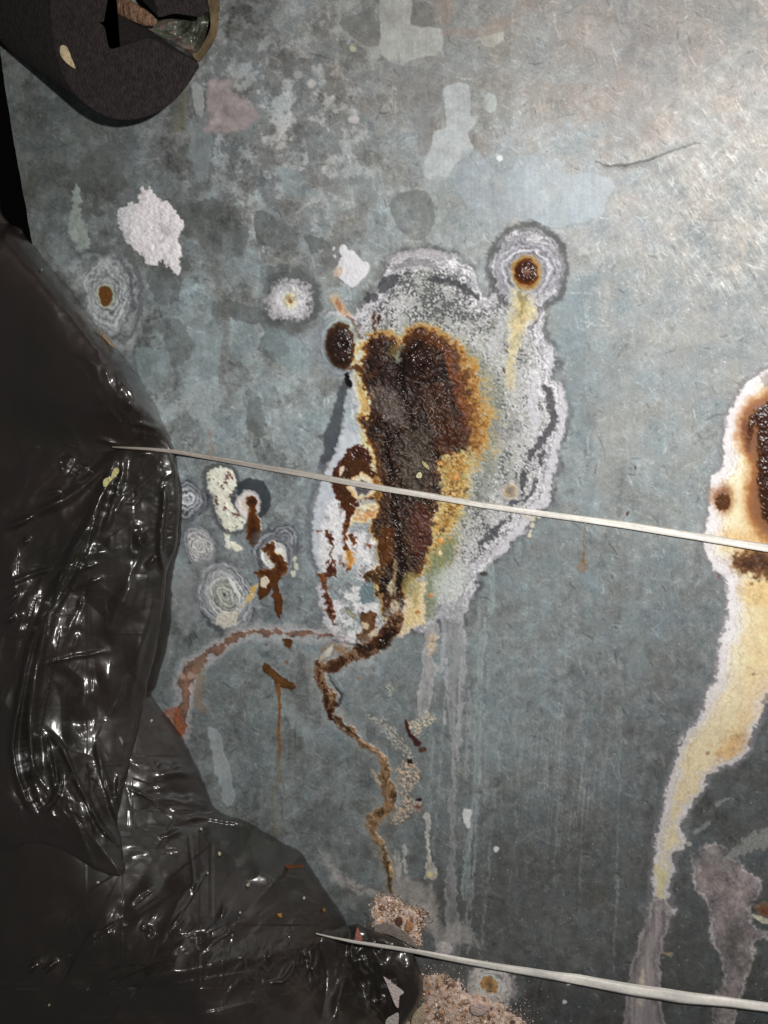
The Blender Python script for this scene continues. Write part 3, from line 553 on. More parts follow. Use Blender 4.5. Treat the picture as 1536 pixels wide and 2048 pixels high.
for q in ((882, 1082, 4, 7, (230, 160, 80)), (880, 1106, 4, 6, (236, 210, 160)), (870, 1038, 6, 5, (226, 190, 140)), (862, 1190, 5, 4, (200, 130, 70)), (836, 1224, 5, 4, (170, 110, 50)), (866, 1012, 5, 4, (236, 190, 120)), (925, 1010, 5, 4, (230, 180, 110)), (880, 925, 5, 5, (226, 170, 90)), (912, 956, 5, 7, (216, 150, 80))):
    pale(ell(q[0], q[1], q[2], q[3]), q[4], .9, met=0, h=.6, fine=2)

# ---- rust body
g = F(RB, warp=6, fine=7, pad=14); g.d = g.d + g.n(N14b) * 6 + g.n(N14) * 3
bodyc = g.ramp([(-60, (44, 30, 26)), (-30, (46, 30, 24)), (-12, (54, 34, 24)), (-4, (80, 48, 26)), (2, (112, 70, 34))], t=g.d + g.n(N14) * 9)
g.put(g.m(3), bodyc, rou=.58, tone=g.n(N14) * .45 + g.n(N5) * .30)
wet = np.clip(sstep(.1, .45, g.n(N60b) * .8 + g.n(N14b) * .5) + np.exp(-(((g.X - 838) / 34) ** 2 + ((g.Y - 708) / 40) ** 2)) + np.exp(-(((g.X - 762) / 20) ** 2 + ((g.Y - 838) / 18) ** 2)), 0, 1) * g.m(3); ROU[g.sl] = ROU[g.sl] * (1 - wet) + .16 * wet
blk = sstep(.05, .32, g.n(N60) + .5 * g.n(N14b)) * g.m(4); g.put(blk * .8, g.c((32, 24, 22)), rou=None, tone=g.n(N5) * .4)
rd = sstep(.12, .40, g.n(N60b) + .45 * g.n(N14)) * g.m(4); g.put(rd * .38, g.c((84, 52, 34)), rou=.5, tone=g.n(N5) * .45)
pt = sstep(.32, .5, g.n(N14b) - .3 * g.n(N5)) * g.m(4, -4); g.put(pt * .8, g.c((20, 15, 14)), rou=.3); HGT[g.sl] -= pt * .9
gr_ = sstep(.30, .42, g.n(N5b) + .2 * g.n(N14)) * g.m(3, -4) * sstep(760, 900, g.Y); g.put(gr_ * .5, g.c((140, 112, 84)), rou=.6)
inner = np.clip(-g.d / 22, 0, 1)
dome = lambda x, y, r: np.sqrt(np.clip(1 - ((g.X - x) ** 2 + (g.Y - y) ** 2) / r ** 2, 0, 1))
HGT[g.sl] += g.m(3) * (.7 + 1.2 * inner + .95 * g.n(N14) * (.4 + inner) + .10 * g.n(N5) + .9 * inner * g.n(N14b) + .8 * inner * g.n(N60)) + 3.0 * dome(840, 715, 46) * inner + 1.6 * dome(768, 722, 34) * inner + 1.5 * dome(880, 830, 60) * inner + 1.2 * dome(765, 820, 34) * inner
g.part('rust_crust', 'large dark brown blistered rust patch in the middle', 1)
def tint(pts, col, a=.8, soft=5, warp=6, fine=5, rou=None, tone=.35, h=None, kind='poly'):
    q = F(pts, warp=warp, fine=fine, kind=kind); q.put(q.m(soft) * a, q.c(col), rou=rou, met=0, tone=q.n(N5) * tone + q.n(N14) * tone, h=h); return q
tint([(805, 690, 3), (798, 705, 4), (797, 722, 3)], (170, 182, 160), .8, 3, 3, 3, kind='path')
tint([(775, 690), (795, 688), (798, 712), (780, 715)], (92, 78, 34), .7, 6)
tint([(820, 670), (860, 664), (895, 690), (915, 730), (905, 740), (880, 705), (850, 685)], (88, 50, 24), .8, 5)
tint([(896, 700), (925, 770), (938, 850), (930, 870), (915, 800), (895, 740)], (120, 64, 22), .7, 7)
tint([(880, 840), (925, 830), (935, 880), (900, 905), (870, 900)], (72, 38, 22), .8, 8)
tint([(855, 770), (895, 770), (900, 820), (875, 850), (850, 820)], (70, 44, 30), .8, 6, rou=.4)
tint([(738, 775), (770, 770), (800, 800), (815, 840), (790, 850), (760, 830), (745, 810)], (104, 92, 86), .6, 7, rou=.45)
tint([(810, 860), (845, 850), (860, 900), (858, 960), (840, 1000), (815, 980), (800, 930)], (74, 66, 56), .7, 9, tone=.6)
tint([(770, 880, 6), (782, 960, 7), (790, 1040, 8), (800, 1110, 8), (800, 1190, 6), (796, 1235, 4)], (28, 20, 18), .85, 5, kind='path', rou=.25, h=-.8)
tint([(812, 1050, 5), (818, 1100, 5), (815, 1160, 4)], (76, 56, 36), .7, 4, kind='path')
tint([(825, 1010), (855, 1020), (858, 1080), (840, 1120), (822, 1090)], (78, 42, 30), .8, 6)
tint([(762, 1060), (785, 1060), (785, 1120), (770, 1130), (765, 1100)], (92, 54, 22), .8, 6)
tint([(760, 985), (775, 985), (778, 1015), (768, 1022), (759, 1010)], (72, 50, 38), .9, 3, rou=.4)
tint([(790, 1120, 2), (789, 1150, 3), (790, 1190, 2)], (150, 126, 92), .8, 2, 2, 2, kind='path', h=.4)
tint([(780, 1165), (786, 1160), (786, 1185), (780, 1190), (776, 1178)], (200, 190, 166), .9, 2, 2, 2)
tint([(752, 1162, 3), (755, 1180, 3)], (200, 170, 120), .8, 2, 2, 2, kind='path')
tint(ell(788, 1213, 10, 12), (176, 160, 134), .85, 3, 3, 4, h=.4)
tint([(808, 1150), (822, 1145), (838, 1160), (836, 1200), (826, 1215), (815, 1190)], (150, 140, 90), .7, 6)
tint([(800, 694, 3), (806, 722, 5), (800, 760, 5), (812, 800, 4), (808, 836, 4)], (20, 15, 14), .8, 4, 5, 4, kind='path', rou=.2, h=-1.0)
tint([(846, 850, 3), (812, 862, 4), (784, 885, 4), (776, 920, 3)], (24, 17, 15), .75, 4, 5, 4, kind='path', rou=.25, h=-.8)
tint([(870, 690, 3), (890, 740, 4), (888, 800, 3)], (30, 20, 16), .7, 5, 5, 4, kind='path', h=-.6)
tint([(835, 680), (862, 700), (858, 742), (830, 748), (816, 720), (818, 692)], (40, 26, 24), .7, 5, rou=.12, tone=.6)
HGT[g.sl] += 0
# nodule at upper left of the rust
g = rust([(650, 692), (653, 668), (664, 652), (677, 645), (692, 650), (703, 662), (709, 690), (708, 715), (703, 728), (694, 740), (682, 738), (668, 730), (656, 716)], ((-20, (52, 34, 28)), (-8, (60, 38, 26)), (-2, (96, 56, 26)), (1, (150, 110, 60))), 1.2, 2, 3, label='dark oval rust nodule left of the main rust', name='rust_nodule')
HGT[g.sl] += 2.0 * np.sqrt(np.clip(1 - ((g.X - 680) / 30) ** 2 - ((g.Y - 692) / 46) ** 2, 0, 1))
tint(ell(688, 690, 8, 9), (20, 14, 12), .8, 3, 2, 3, rou=.25, h=-.8)
tint([(700, 715), (708, 735), (700, 760), (694, 752), (696, 735)], (30, 24, 26), .0, 2)
rust([(692, 745), (698, 752), (706, 772), (698, 775), (690, 762)], ((-4, (26, 20, 20)), (0, (40, 28, 24))), .2, 2, 3)
rust([(694, 742), (712, 728), (730, 742), (722, 748), (708, 740)], ((-4, (110, 66, 36)), (0, (150, 110, 70))), .2, 2, 3)
# ring of rust below left with the cream eye
g = F(ell(722, 975, 55, 62, 0, 14, .06, 21), warp=4, fine=4)
g = rust([(684, 920), (692, 902), (705, 893), (722, 888), (738, 900), (745, 915), (742, 930), (755, 950), (760, 970), (755, 990), (745, 1000), (722, 998), (715, 1010), (708, 1025), (700, 1050), (694, 1060), (687, 1052), (692, 1030), (680, 1010), (668, 990), (664, 960), (668, 935)], ((-18, (78, 46, 24)), (-8, (86, 44, 22)), (-2, (92, 46, 24)), (1, (140, 80, 44))), .7, 3, 5, label='ring of red-brown rust round a cream eye', name='rust_ring')
tint([(690, 905), (715, 895), (738, 908), (735, 922), (700, 920), (688, 925)], (64, 34, 24), .8, 4)
g = F(ell(725, 974, 29, 26, 20, 14, .08, 22), warp=3, fine=4); g.put(g.m(2), g.ramp([(-14, (200, 196, 186)), (-5, (212, 200, 166)), (0, (200, 150, 90))]), rou=.85, tone=g.n(N5) * .25, h=-.3); g.part('cream_eye', 'cream disc inside the rust ring')
g = F(ell(724, 976, 14, 15, 0, 12, .1, 23), warp=3, fine=4); g.put(g.m(2), g.c((84, 76, 82)), rou=.6, tone=g.n(N5) * .8, h=-.3)
pale([(680, 935), (688, 932), (684, 948), (680, 952), (678, 945)], (216, 200, 180), .9, met=0)
rust([(742, 960), (760, 955), (765, 985), (756, 1005), (748, 1000), (752, 980)], ((-6, (170, 110, 50)), (0, (190, 140, 80))), .3)
# rust islands in the powder
for q, nm in (([(655, 1068, 5), (662, 1078, 7), (664, 1092, 5), (660, 1104, 3), (664, 1120, 5), (660, 1138, 9), (664, 1145, 10), (654, 1152, 8)], 'string of red rust spots in white powder'), ([(648, 1162, 5), (652, 1185, 5), (656, 1205, 8), (660, 1225, 7), (664, 1245, 4)], 'lower string of red rust spots in white powder')):
    rust(q, ((-6, (76, 38, 28)), (0, (140, 90, 60))), .25, 3, 6, 'path', label=nm, name='rust_spot')
for q in ([(688, 1050, 3), (690, 1080, 4), (692, 1100, 5), (702, 1108, 3)], [(702, 1072, 7), (708, 1085, 5)], [(700, 1130, 4), (694, 1140, 4)], [(736, 1090, 4), (742, 1092, 4)], [(638, 1062, 4), (640, 1062, 4)], [(680, 1125, 2), (688, 1132, 3)], [(700, 1112, 6), (702, 1128, 4)], [(640, 1150, 5), (645, 1160, 5)]):
    rust(q, ((-5, (92, 48, 26)), (-1, (150, 84, 40)), (1, (190, 130, 70))), .2, 3, 5, 'path')
tint([(690, 1105), (710, 1105), (712, 1120), (700, 1132), (692, 1118)], (206, 150, 70), .7, 3)
rust([(722, 1150), (735, 1142), (752, 1142), (762, 1140), (762, 1165), (745, 1165), (728, 1158)], ((-6, (80, 52, 26)), (0, (120, 86, 46))), .5, 4, 5)
g = F([(692, 1218), (700, 1220), (712, 1232), (706, 1236), (694, 1228)], warp=2, fine=2); g.put(g.m(1.5) * .9, g.ramp([(-4, (140, 140, 110)), (0, (84, 74, 50))]), rou=.7)
rust([(718, 1235), (735, 1222), (755, 1224), (752, 1250), (755, 1270), (745, 1285), (722, 1285), (714, 1270), (726, 1258)], ((-12, (120, 80, 50)), (-5, (96, 58, 36)), (0, (140, 110, 80))), .5, 4, 6)
for q in ([(725, 1245), (738, 1248), (736, 1258), (724, 1256)], [(738, 1268), (752, 1258), (752, 1272), (740, 1276)]): pale(q, (196, 178, 150), .9, met=0, h=.3, fine=3)

# ================================================================== 5. crack with its rust runs
cr = [(796, 1232, 13), (780, 1262, 16), (762, 1285, 17), (740, 1298, 15), (715, 1305, 17), (690, 1318, 15), (668, 1330, 15), (645, 1332, 10), (634, 1325, 7), (634, 1342, 10), (645, 1368, 14), (662, 1400, 15), (664, 1425, 11), (680, 1448, 7), (705, 1465, 7), (725, 1485, 7), (750, 1503, 7), (768, 1530, 10), (772, 1560, 12), (782, 1590, 17), (770, 1618, 18), (748, 1642, 14), (744, 1660, 9), (760, 1690, 8), (772, 1715, 9), (777, 1740, 7), (780, 1770, 5), (787, 1792, 4)]
cr = [(a, b, c * (.92 if b < 1345 else .8)) for a, b, c in cr]
g = F(cr, kind='path', warp=7, fine=2, pad=22); g.d = g.d + g.n(N14b) * 4.5 + g.n(N14) * 2 - .5
g.put(sstep(18, 0, g.d + g.n(N14) * 10) * .35, g.c((146, 142, 134)), rou=.8, met=0, tone=g.n(N5) * .4)
tt = sstep(1420, 1560, g.Y)[..., None]
ca = g.ramp([(-14, (56, 34, 20)), (-7, (64, 40, 26)), (-1, (92, 62, 42)), (2, (140, 124, 104))]); cb = g.ramp([(-14, (88, 66, 44)), (-7, (94, 72, 50)), (-1, (130, 108, 82)), (2, (176, 164, 140))])
g.put(g.m(1.6), ca * (1 - tt) + cb * tt, rou=.4, tone=g.n(N14) * .55 + g.n(N5) * .4)
bk = sstep(.05, .35, g.n(N14b) + .7 * g.n(WAX)) * g.m(2, -2); g.put(bk * .8, g.c((26, 19, 14)), rou=.3, tone=g.n(N5) * .5)
tn = sstep(.12, .4, g.n(N14) - .5 * g.n(WAX) + .25 * sstep(1420, 1560, g.Y)) * g.m(2); g.put(tn * .45, g.c((136, 110, 84)), rou=.7, tone=g.n(N5) * .4)
HGT[g.sl] += g.m(2) * (.5 + .5 * g.n(N14) + .15 * g.n(N5) + .6 * np.clip(-g.d / 10, 0, 1)) - bk * .5; g.part('rust_vein', 'rust-filled crack winding down from the main rust', 1)
tint([(655, 1278, 2), (672, 1282, 3), (690, 1285, 3), (712, 1290, 3), (740, 1300, 5)], (30, 22, 16), .9, 2, 2, 3, kind='path', rou=.35, h=-.3)
tint([(775, 1262), (790, 1255), (785, 1285), (765, 1300), (755, 1290)], (26, 18, 14), .8, 5, rou=.25)
tint([(645, 1300, 4), (652, 1290, 3), (662, 1286, 3)], (110, 96, 76), .8, 2, 2, 3, kind='path')
g = F([(638, 1318), (644, 1305), (660, 1290), (672, 1286), (670, 1300), (662, 1312), (650, 1322)], warp=2, fine=3); g.put(g.m(1.6), g.ramp([(-8, (176, 178, 172)), (-3, (150, 140, 124)), (0, (90, 74, 56))]), rou=.6, tone=g.n(N14) * .3, h=.1); g.part('bare_island', 'pale bare island ringed by rust at the crack')
tint([(672, 1292), (690, 1284), (700, 1290), (688, 1298), (678, 1308)], (130, 96, 50), .8, 3, h=.2)
tint([(656, 1350, 2), (672, 1375, 3), (684, 1390, 4), (676, 1410, 4)], (24, 18, 14), .85, 2, 2, 3, kind='path', h=-.4)
tint([(650, 1362, 3), (662, 1390, 3), (660, 1415, 3)], (120, 92, 66), .8, 2, 3, 3, kind='path')
tint([(668, 1432, 2), (700, 1462, 2), (726, 1482, 3)], (34, 26, 18), .85, 1.6, 2, 2, kind='path', h=-.3)
tint([(720, 1478, 3), (750, 1500, 3), (770, 1520, 2)], (150, 120, 96), .7, 2, 2, 3, kind='path')
tint([(762, 1545, 3), (766, 1580, 4), (768, 1600, 4)], (92, 66, 42), .8, 3, 3, 4, kind='path')
tint([(776, 1735, 4), (778, 1760, 4), (784, 1788, 3)], (50, 40, 28), .9, 2, 2, 2, kind='path')
tint([(782, 1728, 4), (780, 1750, 3)], (140, 120, 80), .8, 2, 2, 2, kind='path')
# granular cream crumbs right of the crack
for q, c, a in (([(725, 1430), (745, 1432), (775, 1445), (795, 1465), (815, 1490), (830, 1515), (818, 1520), (800, 1500), (775, 1478), (755, 1450)], (178, 168, 150), .6), ([(790, 1540), (815, 1525), (835, 1530), (838, 1560), (820, 1590), (842, 1612), (830, 1625), (805, 1640), (782, 1645), (800, 1610), (805, 1580)], (174, 150, 124), .8),
                ([(808, 1445), (830, 1440), (850, 1425), (868, 1435), (866, 1450), (845, 1460), (838, 1475), (822, 1465)], (186, 168, 136), .9), ([(745, 1540), (760, 1550), (762, 1570), (745, 1560)], (160, 140, 110), .7), ([(770, 1372), (782, 1370), (784, 1385), (775, 1390)], (176, 170, 150), .9)):
    q = F(q, warp=5, fine=6); mm = q.m(3) * sstep(-.1, .15, q.n(N5b)) * a; q.put(mm, q.c(c), rou=.9, tone=q.n(N5) * .4); HGT[q.sl] += mm * .4
rust([(808, 1438), (814, 1442), (822, 1465), (838, 1480), (842, 1492), (832, 1492), (820, 1475), (812, 1460)], ((-4, (62, 34, 30)), (0, (84, 50, 44))), .3, 1.5, 2, label='small maroon flake right of the crack', name='rust_flake')
rust([(836, 1496), (850, 1494), (852, 1502), (840, 1504)], ((-4, (96, 62, 40)), (0, (70, 40, 34))), .2, 1, 2)
rust([(814, 1519), (824, 1518), (826, 1526), (816, 1528)], ((-4, (50, 26, 24)), (0, (60, 34, 30))), .2, 1, 2)
rust([(832, 1597), (842, 1596), (843, 1602), (834, 1602)], ((-4, (40, 22, 20)), (0, (50, 30, 26))), .2, 1, 2)
rust([(826, 1612), (845, 1610), (842, 1620), (828, 1620)], ((-4, (110, 70, 56)), (0, (140, 110, 90))), .2, 2, 4)
pale(ell(718, 1356, 4, 5), (130, 90, 66), .8, met=0)
# branch going left
g = F([(690, 1276, 2), (640, 1271, 3), (600, 1267, 4), (560, 1266, 5), (520, 1263, 5), (485, 1266, 5), (462, 1280, 6), (440, 1295, 6), (415, 1312, 7), (395, 1328, 9), (378, 1342, 13), (372, 1362, 15), (374, 1382, 11), (368, 1410, 9), (358, 1440, 15), (362, 1470, 8)], kind='path', warp=7, fine=1.5, pad=20); g.d = g.d + g.n(N14b) * 3.5 + g.n(N14) * 1.5 + g.n(WAX) * 3 - 1
g.put(sstep(18, 0, g.d + g.n(N14) * 10) * .6, g.c((150, 147, 150)), rou=.8, met=0, tone=g.n(N5) * .2)
g.put(sstep(3, -1, g.d) * .9, g.ramp([(-14, (112, 80, 62)), (-6, (104, 72, 54)), (-2, (82, 54, 42)), (1, (140, 130, 124))]), rou=.5, tone=g.n(N14) * .5 + g.n(N5) * .35 + g.n(N14b) * .4, h=.35); g.part('rust_vein', 'thin reddish rust vein running left to the plastic', 1)
line([(398, 1330, 10), (400, 1365, 9), (398, 1400, 8), (408, 1420, 9)], (104, 88, 72), .7, 4, 4, 4)
for q in (ell(382, 1350, 8, 8), ell(362, 1352, 6, 8), ell(384, 1378, 6, 10)): pale(q, (150, 132, 122), .6, met=0, fine=3)
tint([(330, 1420), (345, 1412), (360, 1425), (372, 1462), (362, 1475), (340, 1440)], (104, 58, 34), .8, 4)
line([(500, 1285, 6), (450, 1320, 8), (420, 1345, 8)], (84, 88, 92), .5, 6, met=.2)
rust([(564, 1278), (580, 1276), (588, 1284), (584, 1292), (575, 1296), (568, 1288)], ((-5, (84, 48, 24)), (0, (100, 60, 34))), .2, 2, 3)
pale(ell(532, 1288, 3, 3), (90, 50, 36), .9, met=0); pale(ell(573, 1324, 4, 5), (96, 70, 44), .8, met=0)
# T shaped rust stroke with its long drip
rust([(523, 1332), (532, 1325), (545, 1335), (565, 1352), (580, 1362), (592, 1370), (590, 1380), (575, 1378), (562, 1376), (553, 1378), (548, 1362), (535, 1350), (526, 1342)], ((-6, (96, 62, 30)), (-2, (86, 50, 26)), (0, (70, 46, 32))), .3, 1.5, 2, label='slanted brown rust stroke left of the crack', name='rust_stroke')
g = F([(556, 1372, 5), (558, 1400, 4), (560, 1430, 3.5), (557, 1460, 3), (559, 1500, 4), (556, 1530, 4), (560, 1550, 5), (552, 1575, 4), (546, 1600, 3), (548, 1640, 2.5), (552, 1665, 6)], kind='path', warp=1.5, fine=1.5)
tt = sstep(1450, 1600, g.Y)[..., None]; g.put(g.m(1.4) * (1 - .55 * tt[..., 0]), g.c((96, 64, 34)) * (1 - tt) + g.c((88, 86, 58)) * tt, rou=.35, tone=g.n(N14) * .3, h=.15); g.part('rust_drip', 'long thin brown drip below the slanted stroke')

# ================================================================== 6. grey drips and runs
def run(pts, col, a, h=.05, name=None, label=None, rim=True, soft=1.2, tone=.12):
    g = F(pts, kind='path', warp=4, fine=2.5, pad=12); g.d = g.d + g.n(N14b) * 3; a = a * np.clip(1.0 + .7 * g.n(NV) + .4 * g.n(N14), .4, 1.25)
    g.put(np.clip(g.m(soft + 1) * a, 0, 1), g.c(col), rou=.65, met=.15, tone=g.n(N14) * tone + g.n(N5) * tone, h=h)
    if rim: g.put(np.exp(-((g.d + 1.0) / 1.2) ** 2) * .5 * a, g.c(tuple(min(255, k + 34) for k in col)), rou=.7, met=0)
    if name: g.part(name, label)
run([(905, 1225, 24), (905, 1280, 21), (908, 1330, 17), (905, 1380, 9), (905, 1450, 6), (908, 1530, 4), (906, 1600, 5), (904, 1700, 5), (902, 1760, 10), (904, 1850, 14), (905, 1900, 16)], (128, 129, 131), .6, .06, 'lime_run', 'wide grey run below the crust')
run([(890, 1190, 4), (888, 1260, 4), (886, 1330, 3), (898, 1380, 3)], (150, 150, 156), .6); run([(920, 1240, 4), (928, 1300, 4), (925, 1360, 4), (918, 1450, 4), (915, 1520, 3)], (150, 148, 152), .7)
run([(984, 1130, 5), (984, 1200, 5), (972, 1260, 6), (962, 1320, 6), (960, 1400, 6), (955, 1500, 5), (950, 1600, 5), (935, 1700, 6), (928, 1800, 5)], (132, 144, 144), .6, .03, 'lime_run', 'slim pale run right of the wide one')
run([(990, 1150, 7), (986, 1250, 8), (984, 1350, 7), (978, 1480, 6), (972, 1560, 4)], (122, 134, 134), .4, 0, rim=False)
run([(940, 1380, 3), (936, 1450, 3), (932, 1560, 3)], (130, 134, 136), .5)
run([(866, 1258, 12), (862, 1285, 12), (856, 1312, 10), (858, 1340, 14), (852, 1370, 12), (848, 1400, 12), (845, 1430, 8)], (150, 148, 150), .85, .2, 'lime_run', 'short chalky run below the crust')
tint([(855, 1275), (870, 1270), (874, 1300), (862, 1310)], (196, 176, 146), .7, 5, h=.2, tone=.5); run([(890, 1320, 6), (880, 1340, 5)], (160, 162, 166), .7); run([(892, 1420, 3), (888, 1445, 3)], (150, 152, 152), .7)
run([(852, 1625, 4), (856, 1660, 4), (858, 1700, 3.5), (858, 1725, 5), (862, 1745, 11), (862, 1752, 10)], (150, 146, 138), .85, .2, 'lime_drip', 'short drip ending in a yellow drop')
tint(ell(862, 1750, 6, 7), (160, 146, 96), .8, 3, 1, 2)
run([(806, 1690, 3), (810, 1720, 3), (810, 1745, 2)], (150, 146, 140), .7); run([(792, 1700, 4), (798, 1730, 5), (796, 1760, 3)], (140, 136, 130), .6)
for q in ([(928, 1620), (935, 1618), (944, 1625), (942, 1640), (940, 1655), (932, 1655), (926, 1640)],): pale(q, (196, 194, 190), .9, met=0, h=.3, fine=2)
pale(ell(992, 1699, 5, 7), (190, 190, 186), .9, met=0, h=.2); pale(ell(1130, 2004, 5, 4), (190, 186, 176), .9, met=0, h=.2)
pale([(1132, 1968), (1142, 1962), (1144, 1966), (1136, 1970)], (200, 194, 176), .9, met=0, h=.3)
pale([(415, 1460), (440, 1470), (450, 1510), (465, 1560), (470, 1600), (450, 1610), (438, 1560), (425, 1520)], (138, 146, 148), .6, warp=6); pale([(570, 1410), (590, 1420), (620, 1455), (625, 1480), (600, 1470), (580, 1440)], (138, 148, 150), .45, soft=8)
pale([(1360, 1095), (1368, 1096), (1376, 1125), (1372, 1140), (1332, 1132), (1332, 1100)], (130, 140, 144), .5); pale([(1060, 1110), (1085, 1115), (1118, 1130), (1120, 1150), (1090, 1145)], (130, 142, 144), .5)
run([(1195, 1270, 4), (1188, 1320, 5), (1172, 1380, 3)], (122, 134, 134), .5, 0, rim=False); run([(1258, 1200, 14), (1262, 1270, 18), (1275, 1320, 20), (1262, 1370, 8), (1240, 1420, 3), (1218, 1480, 3), (1208, 1540, 2)], (118, 130, 130), .45, 0, rim=False, soft=4)
line([(1168, 1045, 1), (1170, 1075, 1.2), (1166, 1100, 1.5), (1164, 1120, 3)], (120, 92, 60), .8, 1); tint([(1158, 1122), (1170, 1118), (1174, 1138), (1154, 1142)], (130, 100, 66), .6, 3)
pale(ell(1255, 1027, 3, 5, 30), (80, 44, 40), .95, met=0); pale(ell(1271, 936, 3, 4), (70, 50, 44), .95, met=0); pale(ell(950, 950, 1, 1), (0, 0, 0), 0)
# hairline crack and dent upper right
line([(1190, 322, .6), (1215, 330, 1.2), (1245, 330, 2.0), (1280, 325, 2.0), (1310, 315, 1.3), (1350, 300, .9), (1380, 290, .8), (1402, 284, .4)], (84, 86, 84), .7, 1.2, 2, 1, h=-.35, name='hairline_crack', label='curved hairline crack in the upper right')
tint([(1210, 332, 3), (1250, 336, 5), (1300, 328, 3)], (112, 112, 108), .5, 5, 2, 2, kind='path')

# ================================================================== 7. second rust patch at the right edge
RO = [(1640, 690), (1560, 725), (1520, 745), (1490, 770), (1468, 800), (1452, 840), (1445, 885), (1448, 915), (1440, 935), (1424, 958), (1420, 1000), (1413, 1050), (1408, 1100), (1418, 1125), (1440, 1148), (1452, 1165), (1454, 1220), (1450, 1262), (1436, 1285), (1434, 1340), (1428, 1368), (1414, 1385), (1400, 1430), (1375, 1460), (1354, 1500), (1346, 1540), (1330, 1590), (1322, 1640), (1308, 1700), (1304, 1760), (1302, 1805), (1292, 1820), (1345, 1826), (1340, 1800), (1344, 1750), (1352, 1715), (1366, 1690), (1372, 1640), (1392, 1600), (1408, 1580), (1425, 1545), (1470, 1525), (1500, 1500), (1502, 1480), (1520, 1450), (1536, 1400), (1610, 1360), (1670, 1250), (1680, 1120), (1690, 1000), (1686, 880), (1672, 770)]
g = F(RO, warp=6, fine=3.5, pad=26); g.d = g.d + g.n(N14b) * 3
g.put(sstep(12, 3, g.d) * .7, g.c((128, 122, 130)), rou=.7, met=.1, tone=g.n(N14) * .15)
up = sstep(1500, 1250, g.Y)[..., None]
tq = g.d * .92 + g.n(N14) * 2.5 + g.n(N14b) * 4 + g.n(WAX) * 5
ca = g.ramp([(-110, (232, 212, 170)), (-70, (233, 214, 174)), (-44, (232, 217, 184)), (-34, (232, 220, 192)), (-30, (224, 210, 192)), (-27, (232, 224, 208)), (-20, (228, 222, 218)), (-17, (206, 199, 201)), (-14, (226, 220, 224)), (-4, (224, 216, 222)), (-1, (170, 162, 168)), (3, (140, 134, 142))], t=tq)
cb = g.ramp([(-44, (212, 198, 164)), (-26, (208, 194, 162)), (-20, (200, 188, 160)), (-16, (212, 204, 188)), (-12, (184, 176, 166)), (-8, (206, 202, 200)), (-3, (186, 180, 184)), (0, (130, 126, 130)), (3, (100, 98, 102))], t=tq)
g.put(g.m(2, 2), ca * up + cb * (1 - up), rou=.75, met=0, tone=g.n(N5) * .10 + g.n(N14) * .10 + g.n(N60) * .08)
HGT[g.sl] += g.m(4, 2) * (.3 + .3 * np.clip(-g.d / 14, 0, 1) + .05 * g.n(N5) + .08 * g.n(N14)); g.part('zinc_crust', 'cream and white crust with long tail at the right edge', 3)
ALB[g.sl] *= (1 + .07 * np.sin(g.d * .8 + g.n(N60) * 5 + g.n(N14b) * 2) * (g.d < 0) + .10 * np.clip(-g.n(N14b), 0, 1) * (g.d < -20))[..., None]
cl = np.exp(-((g.d + 26 + g.n(N60) * 5) / 1.1) ** 2) + np.exp(-((g.d + 44 + g.n(N60b) * 8) / 1.3) ** 2); g.put(np.clip(cl, 0, 1) * .45, g.c((176, 140, 96)), rou=.8)
tint([(1494, 1230), (1530, 1150), (1560, 1200), (1540, 1400), (1510, 1440), (1470, 1500), (1430, 1530), (1400, 1560), (1380, 1600), (1400, 1560), (1450, 1480), (1480, 1420), (1490, 1330)], (212, 180, 124), .35, 14, tone=.3)
tint([(1500, 1480), (1470, 1510), (1430, 1530), (1440, 1500), (1480, 1460)], (170, 128, 76), .5, 8, tone=.4)
g = F([(1640, 745), (1560, 775), (1520, 790), (1495, 810), (1480, 845), (1478, 880), (1490, 905), (1500, 930), (1498, 960), (1492, 1000), (1500, 1040), (1520, 1075), (1560, 1090), (1610, 1080), (1640, 1010), (1650, 900), (1648, 800)], warp=5, fine=3, pad=24)
g.put(sstep(20, -6, g.d) * .95, g.ramp([(-30, (120, 66, 26)), (-8, (150, 84, 28)), (2, (196, 126, 44)), (10, (220, 160, 76)), (20, (232, 190, 116))]), rou=.6, tone=g.n(N14) * .12); g.part('orange_rust', 'orange-brown rust at the right edge', 6)
g = rust([(1640, 780), (1560, 795), (1520, 812), (1500, 840), (1494, 860), (1500, 885), (1506, 860), (1512, 845), (1516, 900), (1514, 960), (1522, 1005), (1530, 1040), (1560, 1060), (1600, 1040), (1622, 960), (1630, 860)], ((-30, (70, 34, 22)), (-8, (76, 38, 22)), (0, (96, 52, 22)), (3, (130, 76, 26))), .5, 3, 4, label='maroon brown core of the rust at the right edge', name='rust_core', soft=4, tone=.22)
g = F([(1490, 840, 4), (1492, 870, 7), (1498, 895, 6)], kind='path', warp=4, fine=4); g.put(g.m(6) * .8, g.c((104, 56, 22)), rou=.6)
g = F(ell(1447, 998, 28, 34, 0, 12, .12, 31), warp=3, fine=3); g.put(sstep(8, -14, g.d) * .95, g.ramp([(-20, (110, 64, 26)), (-8, (170, 110, 46)), (2, (222, 170, 90))]), rou=.7, tone=g.n(N5) * .2)
rust([(1434, 988), (1444, 983), (1458, 990), (1462, 1004), (1452, 1020), (1440, 1022), (1432, 1010)], ((-10, (92, 56, 28)), (-3, (86, 50, 24)), (0, (130, 80, 36))), .14, 3, 4, label='small brown rust spot beside the right crust', name='rust_spot')
g = rust([(1462, 1112), (1490, 1094), (1540, 1090), (1600, 1095), (1600, 1170), (1540, 1160), (1510, 1152), (1480, 1148), (1466, 1135)], ((-20, (110, 72, 50)), (-6, (150, 100, 60)), (0, (206, 160, 100))), .3, 6, 7, label='speckled brown rust just under the upper strap', name='rust_patch', soft=8, tone=.6)
